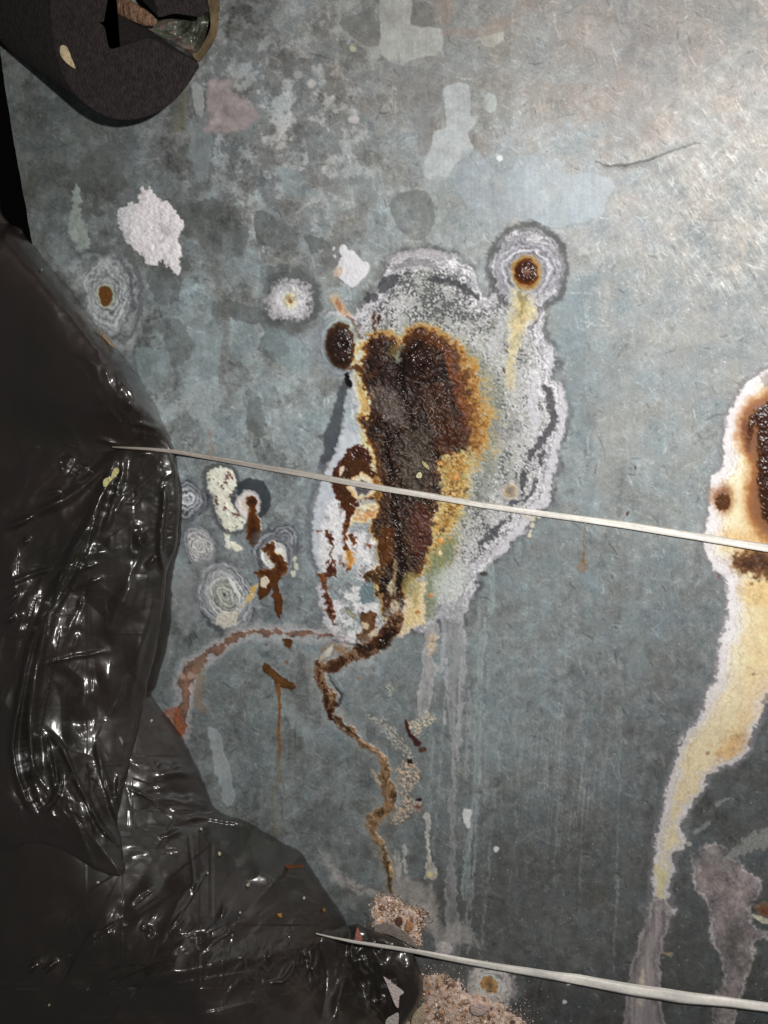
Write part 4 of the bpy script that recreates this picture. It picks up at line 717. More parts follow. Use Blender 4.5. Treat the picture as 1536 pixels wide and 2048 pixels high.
tint([(1490, 1160), (1536, 1165), (1560, 1200), (1520, 1210), (1480, 1200)], (226, 188, 120), .6, 12)
tint([(1440, 1060), (1536, 1070), (1560, 1100), (1480, 1100), (1450, 1090)], (214, 170, 106), .6, 14)
for q in ((1508, 1350, 3, 3), (1504, 1168, 4, 4), (1518, 1162, 3, 3), (1416, 1506, 5, 4), (1438, 1152, 4, 4)): pale(ell(*q), (120, 80, 56), .7, met=0)
tint([(1530, 1395), (1536, 1392), (1560, 1440), (1530, 1440), (1524, 1420)], (84, 84, 100), .8, 5)
tint([(1520, 752), (1560, 745), (1560, 775), (1530, 778)], (150, 140, 130), .7, 4)
# grey-violet tail
g = F([(1322, 1815, 22), (1312, 1850, 24), (1300, 1900, 28), (1290, 1950, 32), (1284, 2000, 36), (1290, 2060, 44), (1290, 2200, 50)], kind='path', warp=7, fine=3, pad=14)
g.put(g.m(2) * .9, g.ramp([(-40, (108, 102, 104)), (-20, (112, 104, 106)), (-10, (84, 78, 80)), (-4, (116, 110, 112)), (0, (70, 66, 68)), (3, (60, 58, 58))], t=g.d + g.n(N14) * 4), rou=.75, met=0, tone=g.n(NV) * .4 + g.n(N5) * .12, h=.12); g.part('violet_tail', 'grey-violet stain below the tip of the right crust', 1)
line([(1285, 1940, 3), (1286, 1975, 5), (1282, 2010, 4)], (140, 132, 118), .8, 3)
line([(1315, 1735, 8), (1322, 1760, 10), (1320, 1790, 7)], (166, 158, 120), .7, 4)
# big grey-violet stain bottom right
g = F([(1380, 1718), (1392, 1700), (1412, 1692), (1430, 1684), (1450, 1690), (1462, 1712), (1480, 1722), (1500, 1745), (1524, 1765), (1522, 1790), (1504, 1815), (1510, 1850), (1560, 1862), (1640, 1870), (1640, 1900), (1560, 1890), (1508, 1880), (1512, 1902), (1506, 1930), (1498, 1955), (1486, 1990), (1476, 2020), (1470, 2070), (1470, 2280), (1400, 2280), (1420, 2070), (1426, 2010), (1432, 1985), (1448, 1960), (1444, 1930), (1430, 1900), (1418, 1862), (1422, 1840), (1408, 1800), (1388, 1780), (1384, 1750)], warp=5, fine=3, pad=14)
g.put(g.m(2.5) * np.clip(.86 + .5 * g.n(N60), .5, .95), g.ramp([(-40, (98, 90, 89)), (-16, (108, 100, 100)), (-7, (98, 92, 93)), (-3, (132, 126, 127)), (0, (88, 86, 85)), (3, (70, 70, 70))], t=g.d + g.n(N14) * 5 + g.n(N14b) * 4), rou=.75, met=0, tone=g.n(N60) * .45 + g.n(N14) * .4 + g.n(N14b) * .4 + g.n(N5) * .25, h=.15); g.part('violet_stain', 'wide grey-violet stain in the bottom right corner', 1)
g = F([(1450, 1720, 5), (1480, 1700, 12), (1510, 1685, 18), (1560, 1672, 20)], kind='path', warp=6, fine=5); g.put(g.m(3) * .7, g.c((120, 120, 118)), rou=.8, met=.1, tone=g.n(N5) * .4, h=.08)
rust([(1508, 1812), (1536, 1806), (1560, 1810), (1560, 1840), (1530, 1836), (1516, 1828)], ((-8, (104, 66, 46)), (0, (120, 96, 76))), .4, 4, 5, label='brown rust spot in the bottom right stain', name='rust_spot'); pale([(1505, 1828), (1536, 1838), (1536, 1848), (1510, 1838)], (190, 176, 150), .7, met=0)
for q in ([(1430, 1610, 3), (1445, 1598, 4), (1458, 1595, 2)], [(1390, 1665, 5), (1410, 1650, 5), (1420, 1645, 3)]): line(q, (120, 124, 122), .6, 2)
pale(ell(1378, 1688, 6, 4), (150, 148, 142), .8, met=0); pale(ell(1335, 1908, 10, 4, 15), (130, 112, 92), .8, met=0, fine=4)
# bottom bloom
bloom(980, 1972, 50, 46, 'grey bloom with an ochre centre at the bottom', [(0, (96, 66, 40)), (8, (120, 90, 50)), (15, (136, 104, 60)), (18, (196, 184, 160)), (22, (150, 146, 140)), (34, (128, 124, 120)), (44, (112, 108, 106))], 9, .15, 10, .12, 33, .85, h=.4, fine=5, center=(978, 1970))
bloom(888, 1898, 22, 20, 'small chalky spot above the lower strap', [(0, (176, 172, 170)), (8, (150, 146, 146)), (20, (96, 92, 92))], 9, .2, 0, .15, 34, .8, h=.4, fine=4)
# cloudy grey wash around the foot of the crack
for q, c, a in (([(640, 1700), (700, 1760), (760, 1785), (800, 1790), (860, 1815), (880, 1860), (900, 1900), (880, 1900), (850, 1850), (800, 1800), (740, 1800), (690, 1780), (650, 1730)], (128, 124, 122), .6), ([(790, 1740), (830, 1760), (870, 1790), (880, 1830), (850, 1840), (815, 1800), (790, 1780)], (126, 120, 116), .6), ([(880, 1850), (930, 1855), (960, 1890), (930, 1880), (890, 1880)], (132, 128, 124), .5)):
    q = F(q, warp=12, fine=5); q.put(q.m(7) * a, q.c(c), rou=.8, met=.1, tone=q.n(N14) * .35 + q.n(N5) * .2, h=.1)
line([(690, 1770, 2), (720, 1780, 3), (745, 1775, 3), (770, 1785, 2), (830, 1815, 3), (860, 1835, 2)], (70, 64, 60), .7, 2, 5, 4)
rr_ = random.Random(77)
for _ in range(26):
    x = rr_.gauss(960, 90) if rr_.random() < .7 else rr_.uniform(1080, 1250); y0 = rr_.uniform(1180, 1420); l = rr_.uniform(120, 620); w = rr_.uniform(.8, 2.6); dr = rr_.uniform(-.09, -.01)
    if x < 850: continue
    run([(x, y0, w * .5), (x + dr * l * .4, y0 + l * .4, w), (x + dr * l * .75, y0 + l * .75, w * .8), (x + dr * l, y0 + l, w * .4)], (140, 148, 148), rr_.uniform(.15, .42), 0, rim=False)
for _ in range(22):
    x = rr_.uniform(380, 820); y0 = rr_.uniform(120, 700); l = rr_.uniform(60, 260); w = rr_.uniform(1.2, 4)
    if x > 600 and y0 + l > 560: continue
    run([(x, y0, w * .5), (x + 3, y0 + l * .5, w), (x + 2, y0 + l, w * .5)], (130, 138, 138), rr_.uniform(.12, .3), 0, rim=False)

# ------------------------------------------------------------------ helpers for objects
def link(o, parent=None):
    COL.objects.link(o)
    if parent is not None: o.parent = parent; o.matrix_parent_inverse = parent.matrix_world.inverted()
    return o
def thing(name, label, cat, loc=(0, 0, 0), group=None):
    o = bpy.data.objects.new(name, None); o.location = loc; COL.objects.link(o)
    o.empty_display_size = .02
    o['label'] = label; o['category'] = cat
    if group: o['group'] = group
    bpy.context.view_layer.update()
    return o
def tag(o, label, cat=None, group=None):
    o['label'] = label
    if cat: o['category'] = cat
    if group: o['group'] = group
    return o
def mesh_np(name, V, Q, mats, parent=None, smooth=True, normals=None, attrs=None):
    me = bpy.data.meshes.new(name)
    V = np.asarray(V, np.float32); Q = np.asarray(Q, np.int32)
    me.vertices.add(len(V)); me.vertices.foreach_set('co', V.ravel())
    k = Q.shape[1]
    me.loops.add(Q.size); me.loops.foreach_set('vertex_index', Q.ravel())
    me.polygons.add(len(Q)); me.polygons.foreach_set('loop_start', np.arange(0, Q.size, k, dtype=np.int32))
    me.update(calc_edges=True)
    me.polygons.foreach_set('use_smooth', np.full(len(Q), smooth))
    for nm, arr in (attrs or {}).items():
        a = me.attributes.new(nm, 'FLOAT_COLOR', 'POINT')
        a.data.foreach_set('color', np.concatenate([arr, np.ones((len(arr), 4 - arr.shape[1]), np.float32)], 1).astype(np.float32).ravel())
    if normals is not None: me.normals_split_custom_set_from_vertices(normals)
    me.materials.append(mats)
    return link(bpy.data.objects.new(name, me), parent)
def mat(name, col, rough=.6, metal=0.0, bump=None, var=.25, vscale=300, spec=.5, attr=False, stripes=None):
    m = bpy.data.materials.new(name); m.use_nodes = True
    nt = m.node_tree; N = nt.nodes; L = nt.links; b = N['Principled BSDF']
    tc = N.new('ShaderNodeTexCoord')
    b.inputs['Roughness'].default_value = rough; b.inputs['Metallic'].default_value = metal
    b.inputs['Specular IOR Level'].default_value = spec
    nz = N.new('ShaderNodeTexNoise'); nz.inputs['Scale'].default_value = vscale; nz.inputs['Detail'].default_value = 6
    L.new(tc.outputs['Object'], nz.inputs['Vector'])
    mr = N.new('ShaderNodeMapRange'); mr.inputs['From Min'].default_value = .25; mr.inputs['From Max'].default_value = .75
    mr.inputs['To Min'].default_value = 1 - var; mr.inputs['To Max'].default_value = 1 + var
    L.new(nz.outputs['Fac'], mr.inputs['Value'])
    mx = N.new('ShaderNodeVectorMath'); mx.operation = 'SCALE'
    if attr:
        at = N.new('ShaderNodeAttribute'); at.attribute_name = 'alb'; L.new(at.outputs['Vector'], mx.inputs[0])
    else: mx.inputs[0].default_value = col[:3]
    L.new(mr.outputs[0], mx.inputs['Scale']); L.new(mx.outputs[0], b.inputs['Base Color'])
    if attr == 2:
        a2 = N.new('ShaderNodeAttribute'); a2.attribute_name = 'surf'; sp = N.new('ShaderNodeSeparateXYZ')
        L.new(a2.outputs['Vector'], sp.inputs[0]); L.new(sp.outputs[0], b.inputs['Roughness']); L.new(sp.outputs[1], b.inputs['Metallic'])
    if bump:
        n2 = N.new('ShaderNodeTexNoise'); n2.inputs['Scale'].default_value = bump[0]; n2.inputs['Detail'].default_value = 4
        L.new(tc.outputs['Object'], n2.inputs['Vector'])
        bp = N.new('ShaderNodeBump'); bp.inputs['Distance'].default_value = bump[1]; bp.inputs['Strength'].default_value = 1
        L.new(n2.outputs['Fac'], bp.inputs['Height']); L.new(bp.outputs[0], b.inputs['Normal'])
    return m

# ------------------------------------------------------------------ turn the painted grid into the sheet and its crusts
EDGE_Y = [-420, 110, 200, 290, 380, 460, 2300]; EDGE_X = [-85, 1, 14, 29, 45, 60, 330]
def build_sheet():
    root = thing('galvanised_sheet', 'weathered galvanised metal sheet with rust patches and white corrosion', 'metal sheet', tuple(P(768, 1024, 0)))
    ex = np.interp(YG, EDGE_Y, EDGE_X).astype(np.float32) + WAX * 1.0
    Xc = np.maximum(XG, ex)
    V = PX(Xc, YG, HGT.astype(np.float64) * .001)
    du = np.gradient(V, axis=1); dv = np.gradient(V, axis=0)
    nn = np.cross(dv, du); nn /= np.linalg.norm(nn, axis=2, keepdims=True) + 1e-12
    if nn[NY // 2, NX // 2, 1] > 0: nn = -nn
    bad = XG < ex; nn[bad] = (0, -1, 0)
    idx = np.arange(NY * NX).reshape(NY, NX)
    q = np.stack([idx[:-1, :-1], idx[1:, :-1], idx[1:, 1:], idx[:-1, 1:]], -1).reshape(-1, 4)
    keep = ~(bad[:-1, 1:] & bad[1:, 1:]).reshape(-1)
    pid = PID[:-1, :-1].reshape(-1)
    Vf = V.reshape(-1, 3); Nf = nn.reshape(-1, 3); A = np.clip(ALB, .003, .88).reshape(-1, 3)
    S = np.stack([np.clip(ROU, .15, 1), np.clip(MET, 0, 1), ROU * 0], -1).reshape(-1, 3).astype(np.float32)
    M = mat('weathered_zinc', None, attr=2, bump=(2600, .00003), var=.10, vscale=1500)
    cnt = np.bincount(pid[keep], minlength=len(PARTS) + 1)
    off = np.array(root.location)
    for k in range(len(PARTS) + 1):
        if k and cnt[k] < 6: 
            pid[pid == k] = 0
    for k in range(len(PARTS) + 1):
        f = q[keep & (pid == k)]
        if not len(f): continue
        u, inv = np.unique(f, return_inverse=True)
        nm, lb = ('metal_skin', None) if k == 0 else PARTS[k - 1]
        o = mesh_np(nm, Vf[u], inv.reshape(f.shape), M, root, normals=Nf[u], attrs={'alb': A[u], 'surf': S[u]})
        if lb: o['label'] = lb
    # the sheet's body behind its skin
    pts = [(EDGE_X[i] + .6, EDGE_Y[i]) for i in range(len(EDGE_Y))] + [(2100, 2300), (2100, -420)]
    bm = bmesh.new()
    a = [bm.verts.new(P(x, y, -.0008)) for x, y in pts]; b = [bm.verts.new(P(x, y, -.0008) + Vector((0, .0025, 0))) for x, y in pts]
    bm.faces.new(a); bm.faces.new(b[::-1])
    for i in range(len(pts)): j = (i + 1) % len(pts); bm.faces.new((a[i], b[i], b[j], a[j]))
    me = bpy.data.meshes.new('sheet_core'); bm.to_mesh(me); bm.free(); me.materials.append(mat('cut_edge_zinc', (.10, .10, .095), .7, .3))
    link(bpy.data.objects.new('sheet_core', me), root)
build_sheet()

# ------------------------------------------------------------------ dark wall behind the sheet
def backdrop():
    bm = bmesh.new()
    n = 24
    g = [[bm.verts.new(Vector((-1.2 + 2.8 * i / n, .16 + .02 * math.sin(i * 1.3 + j), -.8 + 2.4 * j / n))) for i in range(n + 1)] for j in range(n + 1)]
    for j in range(n):
        for i in range(n): bm.faces.new((g[j][i], g[j][i + 1], g[j + 1][i + 1], g[j + 1][i])).smooth = True
    me = bpy.data.meshes.new('back_wall'); bm.to_mesh(me); bm.free(); me.materials.append(mat('dark_wall', (.018, .011, .008), .8, 0, (60, .01), .6, 30))
    o = link(bpy.data.objects.new('back_wall', me)); o['kind'] = 'structure'
backdrop()

# ------------------------------------------------------------------ black plastic film: height fields with real folds
def bag_material():
    m = bpy.data.materials.new('black_film'); m.use_nodes = True
    nt = m.node_tree; N = nt.nodes; L = nt.links; b = N['Principled BSDF']
    tc = N.new('ShaderNodeTexCoord')
    nz = N.new('ShaderNodeTexNoise'); nz.inputs['Scale'].default_value = 18; nz.inputs['Detail'].default_value = 4
    L.new(tc.outputs['Object'], nz.inputs['Vector'])
    cr = N.new('ShaderNodeValToRGB'); cr.color_ramp.elements[0].position = .35; cr.color_ramp.elements[0].color = (.018, .016, .011, 1)
    cr.color_ramp.elements[1].position = .65; cr.color_ramp.elements[1].color = (.029, .020, .017, 1)
    L.new(nz.outputs['Fac'], cr.inputs['Fac']); L.new(cr.outputs['Color'], b.inputs['Base Color'])
    b.inputs['Specular IOR Level'].default_value = .5; b.inputs['Coat Weight'].default_value = 1; b.inputs['Coat Roughness'].default_value = .22; b.inputs['Coat IOR'].default_value = 1.6
    r2 = N.new('ShaderNodeTexNoise'); r2.inputs['Scale'].default_value = 90; r2.inputs['Detail'].default_value = 5
    L.new(tc.outputs['Object'], r2.inputs['Vector'])
    mr = N.new('ShaderNodeMapRange'); mr.inputs['To Min'].default_value = .4; mr.inputs['To Max'].default_value = .6
    L.new(r2.outputs['Fac'], mr.inputs['Value']); L.new(mr.outputs[0], b.inputs['Roughness'])
    n2 = N.new('ShaderNodeTexNoise'); n2.inputs['Scale'].default_value = 120; n2.inputs['Detail'].default_value = 3
    L.new(tc.outputs['Object'], n2.inputs['Vector'])
    bp = N.new('ShaderNodeBump'); bp.inputs['Distance'].default_value = .00008; L.new(n2.outputs['Fac'], bp.inputs['Height']); L.new(bp.outputs[0], b.inputs['Normal'])
    return m
FILM = bag_material()
def film(name, outline, w0, bulge, reach, ridges, crumples, parent, step=2.0, edge=.9, seed=60, tilt=(0, 0), label=None, warp=2.0, m=None, hang=True, creases=()):
    """a sheet of film: outline in pixels, lying w0 mm out with a rounded border, folds (x,y.. path, half width px, height mm) and crumple areas"""
    pl = smooth_poly(outline)
    x0, x1 = max(pl[:, 0].min() - step, -120), pl[:, 0].max() + step * 2
    y0, y1 = pl[:, 1].min() - step, min(pl[:, 1].max() + step * 2, 2260)
    xs = np.arange(x0, x1, step, dtype=np.float32); ys = np.arange(y0, y1, step, dtype=np.float32)
    X, Y = np.meshgrid(xs, ys)
    Xw = X + fbm(X, Y, 40, 3, seed) * warp; Yw = Y + fbm(X, Y, 40, 3, seed + 1) * warp
    d = sd_poly(pl, Xw, Yw)
    gy, gx = np.gradient(d, step, step)
    t = np.clip(-d / reach, 0, 1)
    h = w0 + bulge * (1 - (1 - t) ** 2.2) + edge * 3.0 * (np.sqrt(np.clip(1 - (1 - np.clip(-d / 12, 0, 1)) ** 2, 0, 1)) - 1)
    h = h + tilt[0] * (X - pl[:, 0].mean()) + tilt[1] * (Y - pl[:, 1].mean())
    wxx = fbm(X, Y, 26, 3, seed + 7) * 3.0; wyy = fbm(X, Y, 26, 3, seed + 8) * 3.0
    fade = np.clip(-d / 25, 0, 1)
    for r in ridges:
        p, wd, ht = r[0], r[1], r[2]
        pts = [(q[0], q[1], 0) for q in p]
        k = smooth_poly(np.array(pts, float), False) if len(pts) > 2 else np.array(pts, float)
        dd = sd_path(k, X + wxx * .5, Y + wyy * .5)
        L_ = math.hypot(p[0][0] - p[-1][0], p[0][1] - p[-1][1])
        e0 = np.hypot(X - p[0][0], Y - p[0][1]); e1 = np.hypot(X - p[-1][0], Y - p[-1][1])
        tp = sstep(0, min(40, L_ * .5), np.minimum(e0, e1)) * .9 + .1
        h = h + 1.6 * ht * tp * np.exp(-(dd / wd) ** 2 * .9) * np.clip(-d / 6, 0, 1)
    rnd = random.Random(seed + 5)
    for cr_ in creases:       # creases about one direction; a last number > 1 widens them into soft folds
        cx, cy, rx, ry, an, cnt, ln = cr_[:7]; ws_ = cr_[7] if len(cr_) > 7 else 1
        for _ in range(cnt):
            x = cx + rnd.gauss(0, rx * .5); y = cy + rnd.gauss(0, ry * .5); a = math.radians(an + rnd.gauss(0, 14)); l = ln * rnd.uniform(.4, 1.3); bend = rnd.uniform(-.25, .25)
            wd = rnd.uniform(2.0, 4.5) * ws_; ht = wd * rnd.uniform(.13, .32) * rnd.choice((1, 1, 1, -.6))
            pts = np.array([(x - math.cos(a) * l / 2, y - math.sin(a) * l / 2, 0), (x - math.sin(a) * bend * l * .4, y + math.cos(a) * bend * l * .4, 0), (x + math.cos(a) * l / 2, y + math.sin(a) * l / 2, 0)], float)
            i0, i1 = np.searchsorted(xs, [pts[:, 0].min() - 24 * ws_, pts[:, 0].max() + 24 * ws_]); j0, j1 = np.searchsorted(ys, [pts[:, 1].min() - 24 * ws_, pts[:, 1].max() + 24 * ws_])
            if i1 - i0 < 3 or j1 - j0 < 3: continue
            sl = (slice(j0, j1), slice(i0, i1)); dd = sd_path(pts, X[sl] + wxx[sl] * .3, Y[sl] + wyy[sl] * .3)
            e = np.minimum(np.hypot(X[sl] - pts[0, 0], Y[sl] - pts[0, 1]), np.hypot(X[sl] - pts[2, 0], Y[sl] - pts[2, 1]))
            sd = np.where((X[sl] - x) * -math.sin(a) + (Y[sl] - y) * math.cos(a) > 0, 2.6, 1.0)     # sharp on one side, running out on the other
            h[sl] = h[sl] + ht * sstep(0, l * .35, e) * np.exp(.25 - np.sqrt((dd / (wd * sd)) ** 2 + .0625)) * fade[sl]
    for c in crumples:                     # cx, cy, rx, ry, angle, amp mm, scale px, stretch
        cx, cy, rx, ry, an, am, sc, stx = c
        a = math.radians(an); u = X * math.cos(a) + Y * math.sin(a); v = -X * math.sin(a) + Y * math.cos(a)
        env = np.exp(-(((X - cx) / rx) ** 2 + ((Y - cy) / ry) ** 2))
        w_ = fbm(X, Y, sc, 2, seed + 20 + int(cx)) * sc * .35
        n1 = noise((u + w_) / (sc * stx), (v + w_) / sc, seed + 31 + int(cy)); n2 = noise((u - w_) / (sc * stx * .5), (v + w_) / (sc * .45), seed + 32 + int(cy))
        h = h + env * am * ((1 - np.abs(n1) * 2) * .8 + (1 - np.abs(n2) * 2) * .3) * fade
    def facet(x, y, sc, sd):            # flat triangles with sharp creases between them
        u = x / sc; v = y / sc; k = (u + v) * .366; i = np.floor(u + k); j = np.floor(v + k); k2 = (i + j) * .2113
        a = u - i + k2; b = v - j + k2; up = a > b
        i = i.astype(np.int64); j = j.astype(np.int64); fu = (u + k) - i; fv = (v + k) - j
        A = hsh(i, j, sd); D = hsh(i + 1, j + 1, sd); B = np.where(up, hsh(i + 1, j, sd), hsh(i, j + 1, sd))
        mx = np.maximum(fu, fv); mn = np.minimum(fu, fv)
        return A * (1 - mx) + B * (mx - mn) + D * mn - .5
    q1 = fbm(X, Y, 120, 2, seed + 50) * 50; q2 = fbm(X, Y, 120, 2, seed + 51) * 50
    ca, sa = math.cos(1.0), math.sin(1.0)
    ru = (X + q1) * ca + (Y + q2) * sa; rv = -(X + q1) * sa + (Y + q2) * ca
    low = 1 - .6 * sstep(1640, 1800, Y)
    h = h + fade * low * (4.5 * facet(ru * .4, rv, 110, seed + 52) + .7 * facet(ru * .5 + rv * .3, rv, 40, seed + 53))
    # the bag hangs: it swells outwards going down, and its top rolls away to the left
    bx = [(-1200 if q[0] < 0 else q[0], 3200 if q[1] > 2200 else q[1]) for q in BACK[:-1]] + [(800, 3200), (-1200, 3200)]
    db = sd_poly(np.array(bx, float), X, Y); G = 1 - (1 - np.clip(-db / 330, 0, 1)) ** 1.6
    if hang: h = h + G * np.interp(Y, [880, 950, 1680, 1800, 2260], [0, 3, 70, 80, 120]).astype(np.float32) * 1.0
    U = sstep(900, 780, Y); s_ = np.clip(-db, 0, 500)
    if hang: h = h + U * np.clip(40 * (1 - np.exp(-s_ / 24)) - .165 * s_, -60, 60)
    # soft general waviness
    h = h + fade * (.9 * fbm(X, Y, 150, 3, seed + 40) + .10 * (1 - np.abs(noise(X / 34 + wxx * .1, Y / 34, seed + 41)) * 2))
    s = np.clip(d, 0, step * 1.5)          # pull the border ring back on to the outline
    X2 = X - gx * s; Y2 = Y - gy * s
    V = PX(X2, Y2, h * .001)
    ny, nx = X.shape; idx = np.arange(ny * nx).reshape(ny, nx)
    q = np.stack([idx[:-1, :-1], idx[1:, :-1], idx[1:, 1:], idx[:-1, 1:]], -1).reshape(-1, 4)
    ok = d.reshape(-1) < step * 1.2
    q = q[ok[q].all(1)]
    u, inv = np.unique(q, return_inverse=True)
    o = mesh_np(name, V.reshape(-1, 3)[u], inv.reshape(q.shape), m or FILM, parent)
    if label: o['label'] = label
    return o, (xs, ys, h)
bag = thing('plastic_bag', 'shiny black plastic bag hanging over the left side of the sheet', 'plastic bag', tuple(P(150, 1300, .02)))
BACK = [(-140, 425), (20, 448), (55, 478), (100, 532), (148, 588), (185, 640), (230, 692), (268, 740), (300, 790), (326, 845), (345, 890), (356, 932), (363, 985), (364, 1040), (358, 1100), (349, 1130), (344, 1180), (342, 1240), (330, 1310), (313, 1368), (303, 1392), (330, 1426), (365, 1478), (388, 1522), (410, 1572), (432, 1618), (480, 1638), (512, 1652), (560, 1682), (602, 1706), (632, 1752), (662, 1796), (686, 1832), (702, 1868), (705, 1900), (720, 1960), (760, 2020), (800, 2100), (800, 2300), (-140, 2300)]
back, BH = film('back_film', BACK, 3.5, 9, 160, [
    ([(185, 877), (215, 882), (245, 893)], 5, 1.6), ([(255, 843), (290, 850), (326, 860)], 5, 1.6), ([(140, 700), (170, 715), (205, 745)], 6, 1.2), ([(245, 790), (262, 812), (275, 830)], 9, 2.6),
    ([(180, 650), (200, 665), (225, 700)], 8, 1.4), ([(355, 1642), (400, 1634), (450, 1640), (500, 1648)], 6, 1.8), ([(300, 1560), (350, 1545), (400, 1550)], 8, 1.8), ([(285, 1600), (340, 1600), (420, 1612)], 10, 1.8),
    ([(250, 1573), (300, 1598), (352, 1640)], 3.5, 1.0), ([(376, 1660), (380, 1700), (386, 1750), (385, 1800)], 3, .8), ([(315, 1680), (345, 1668), (372, 1662)], 6, 2.0),
    ([(325, 1870), (420, 1855), (520, 1835)], 12, 2.0), ([(230, 1960), (330, 1950), (430, 1925), (520, 1900)], 16, 2.5),
    ([(370, 1818), (355, 1840), (340, 1862)], 4, 2.4), ([(372, 1838), (365, 1850), (356, 1864)], 3.5, 2.0), ([(452, 1808), (446, 1825), (438, 1842)], 5, 2.4), ([(75, 1922), (62, 1938), (48, 1952)], 5, 2.6), ([(120, 1915), (98, 1935), (82, 1955)], 6, 2.4),
    ([(290, 1855), (302, 1862), (300, 1870)], 5, 2.2), ([(530, 1930), (545, 1900), (548, 1895)], 6, 2.4), ([(590, 1910), (588, 1930), (570, 1960), (535, 1966)], 4, 2.6), ([(620, 1890), (622, 1930), (630, 1950)], 4, 2.6), ([(640, 1900), (632, 1930), (618, 1982)], 5, 2.4), ([(640, 1870), (660, 1885), (684, 1905)], 4, 2.6), ([(612, 1895), (606, 1925)], 3, 2.2)],
    [(280, 760, 70, 90, 55, 1.3, 34, 3), (560, 1930, 120, 60, -60, 1.6, 30, 3), (250, 1880, 140, 60, -55, .9, 34, 3), (380, 1690, 60, 60, 20, .8, 40, 2), (640, 1830, 50, 40, 20, .7, 18, 2)], bag, seed=60, label='dark back layer of the bag film',
    creases=[(250, 700, 120, 160, 55, 12, 80, 2), (220, 640, 160, 200, 50, 12, 50), (560, 1920, 170, 110, -58, 16, 46), (150, 1900, 260, 150, -50, 8, 60), (120, 1880, 260, 160, -42, 12, 200, 4), (450, 1900, 200, 120, -50, 8, 130, 3), (420, 1700, 160, 110, 20, 5, 90, 3), (350, 1560, 90, 100, 10, 6, 90, 2.5), (460, 1830, 200, 60, -58, 6, 36), (250, 1990, 300, 60, -12, 6, 240, 5)])
FRONT = [(-140, 960), (0, 945), (40, 915), (92, 878), (140, 884), (190, 898), (235, 897), (290, 890), (335, 900), (352, 935), (358, 985), (358, 1040), (352, 1095), (334, 1140), (330, 1190), (322, 1240), (312, 1300), (300, 1350), (290, 1395), (280, 1445), (266, 1510), (254, 1560), (246, 1590), (236, 1640), (246, 1680), (256, 1740), (230, 1760), (150, 1720), (80, 1690), (0, 1710), (-140, 1720)]
front, FH = film('front_flap', FRONT, 13, 8, 130, [
    ([(92, 880), (60, 900), (28, 925), (0, 948)], 4, 2.4), ([(110, 880), (130, 882), (165, 895)], 5, 2.0), ([(235, 898), (200, 940), (150, 985), (110, 1010), (60, 1030)], 10, 3.5), ([(240, 900), (215, 960), (190, 1020), (160, 1080), (130, 1150), (100, 1220), (80, 1300), (66, 1370), (60, 1440), (62, 1500), (72, 1570)], 11, 5.5),
    ([(205, 1010), (175, 1080), (150, 1140), (118, 1200), (85, 1240), (70, 1270), (55, 1320), (40, 1400), (26, 1480), (32, 1540), (52, 1600), (78, 1634)], 6, 3.8), ([(250, 900), (240, 960), (215, 1040), (200, 1070)], 8, 2.6),
    ([(125, 925), (140, 918), (128, 938)], 6, 1.8), ([(160, 938), (170, 935), (150, 948)], 5, 2.0), ([(130, 972), (105, 985), (85, 990)], 5, 2.2), ([(130, 988), (100, 1012), (75, 1025)], 5, 2.4), ([(265, 905), (300, 908), (306, 915)], 6, 2.2),
    ([(88, 1460), (96, 1500), (104, 1540), (112, 1590)], 4.5, 3.0), ([(90, 1460), (118, 1488), (138, 1525), (150, 1555), (180, 1610), (200, 1650), (236, 1688)], 4.5, 3.2), ([(194, 1480), (198, 1515), (214, 1570), (228, 1620), (240, 1660)], 5, 3.2), ([(80, 1632), (105, 1605), (120, 1570), (118, 1530)], 5, 2.8),
    ([(240, 1545), (236, 1580), (230, 1612)], 5, 2.8), ([(83, 1330), (140, 1315), (216, 1302)], 3.5, 1.2), ([(275, 1058), (278, 1075), (272, 1100)], 9, 3.0), ([(270, 1150), (230, 1230), (215, 1290)], 14, 2.4), ([(190, 1355), (170, 1400), (160, 1450)], 22, 3.0),
    ([(120, 1132), (60, 1150), (0, 1172)], 5, 1.8), ([(42, 1178), (20, 1200), (0, 1214)], 6, 3.0), ([(36, 1230), (14, 1238), (0, 1250)], 7, 3.6), ([(330, 960), (328, 1010), (322, 1060), (322, 1110), (330, 1150)], 6, 3.2), ([(318, 1105), (300, 1125), (290, 1140)], 5, 2.2), ([(200, 1125), (170, 1135), (150, 1148)], 4, 1.6), ([(205, 1155), (170, 1168), (150, 1180)], 4, 1.8), ([(170, 1190), (160, 1208), (158, 1224)], 4, 1.6),
    ([(80, 1024), (40, 1045), (0, 1062)], 7, 3.2), ([(56, 1076), (50, 1085), (44, 1088)], 4, 2.2)],
    [(190, 985, 170, 90, -42, 1.4, 40, 6), (330, 1060, 22, 110, 10, .7, 16, 2.2), (120, 1600, 90, 70, 65, 1.0, 34, 3), (40, 1200, 70, 120, -30, 1.6, 50, 4)], bag, seed=160, label='glossy front flap of the bag with long folds',
    creases=[(200, 950, 150, 60, -42, 12, 60), (120, 1040, 180, 110, -32, 8, 110, 2.5), (90, 1080, 180, 120, -25, 6, 60), (322, 1050, 24, 160, 85, 6, 34), (110, 1230, 160, 240, 112, 12, 260, 3.2), (230, 1300, 110, 260, 102, 10, 230, 3.4), (150, 1320, 200, 300, 108, 10, 110, 1.3), (150, 1560, 110, 120, 64, 10, 120, 1.8), (170, 1620, 90, 50, 60, 12, 50)])
MOUTH = [(640, 1862), (668, 1858), (700, 1850), (716, 1848), (734, 1858), (770, 1868), (808, 1888), (834, 1922), (846, 1960), (842, 1998), (826, 2030), (806, 2056), (800, 2110), (800, 2300), (600, 2300), (610, 2080), (640, 2000), (650, 1940), (636, 1900)]
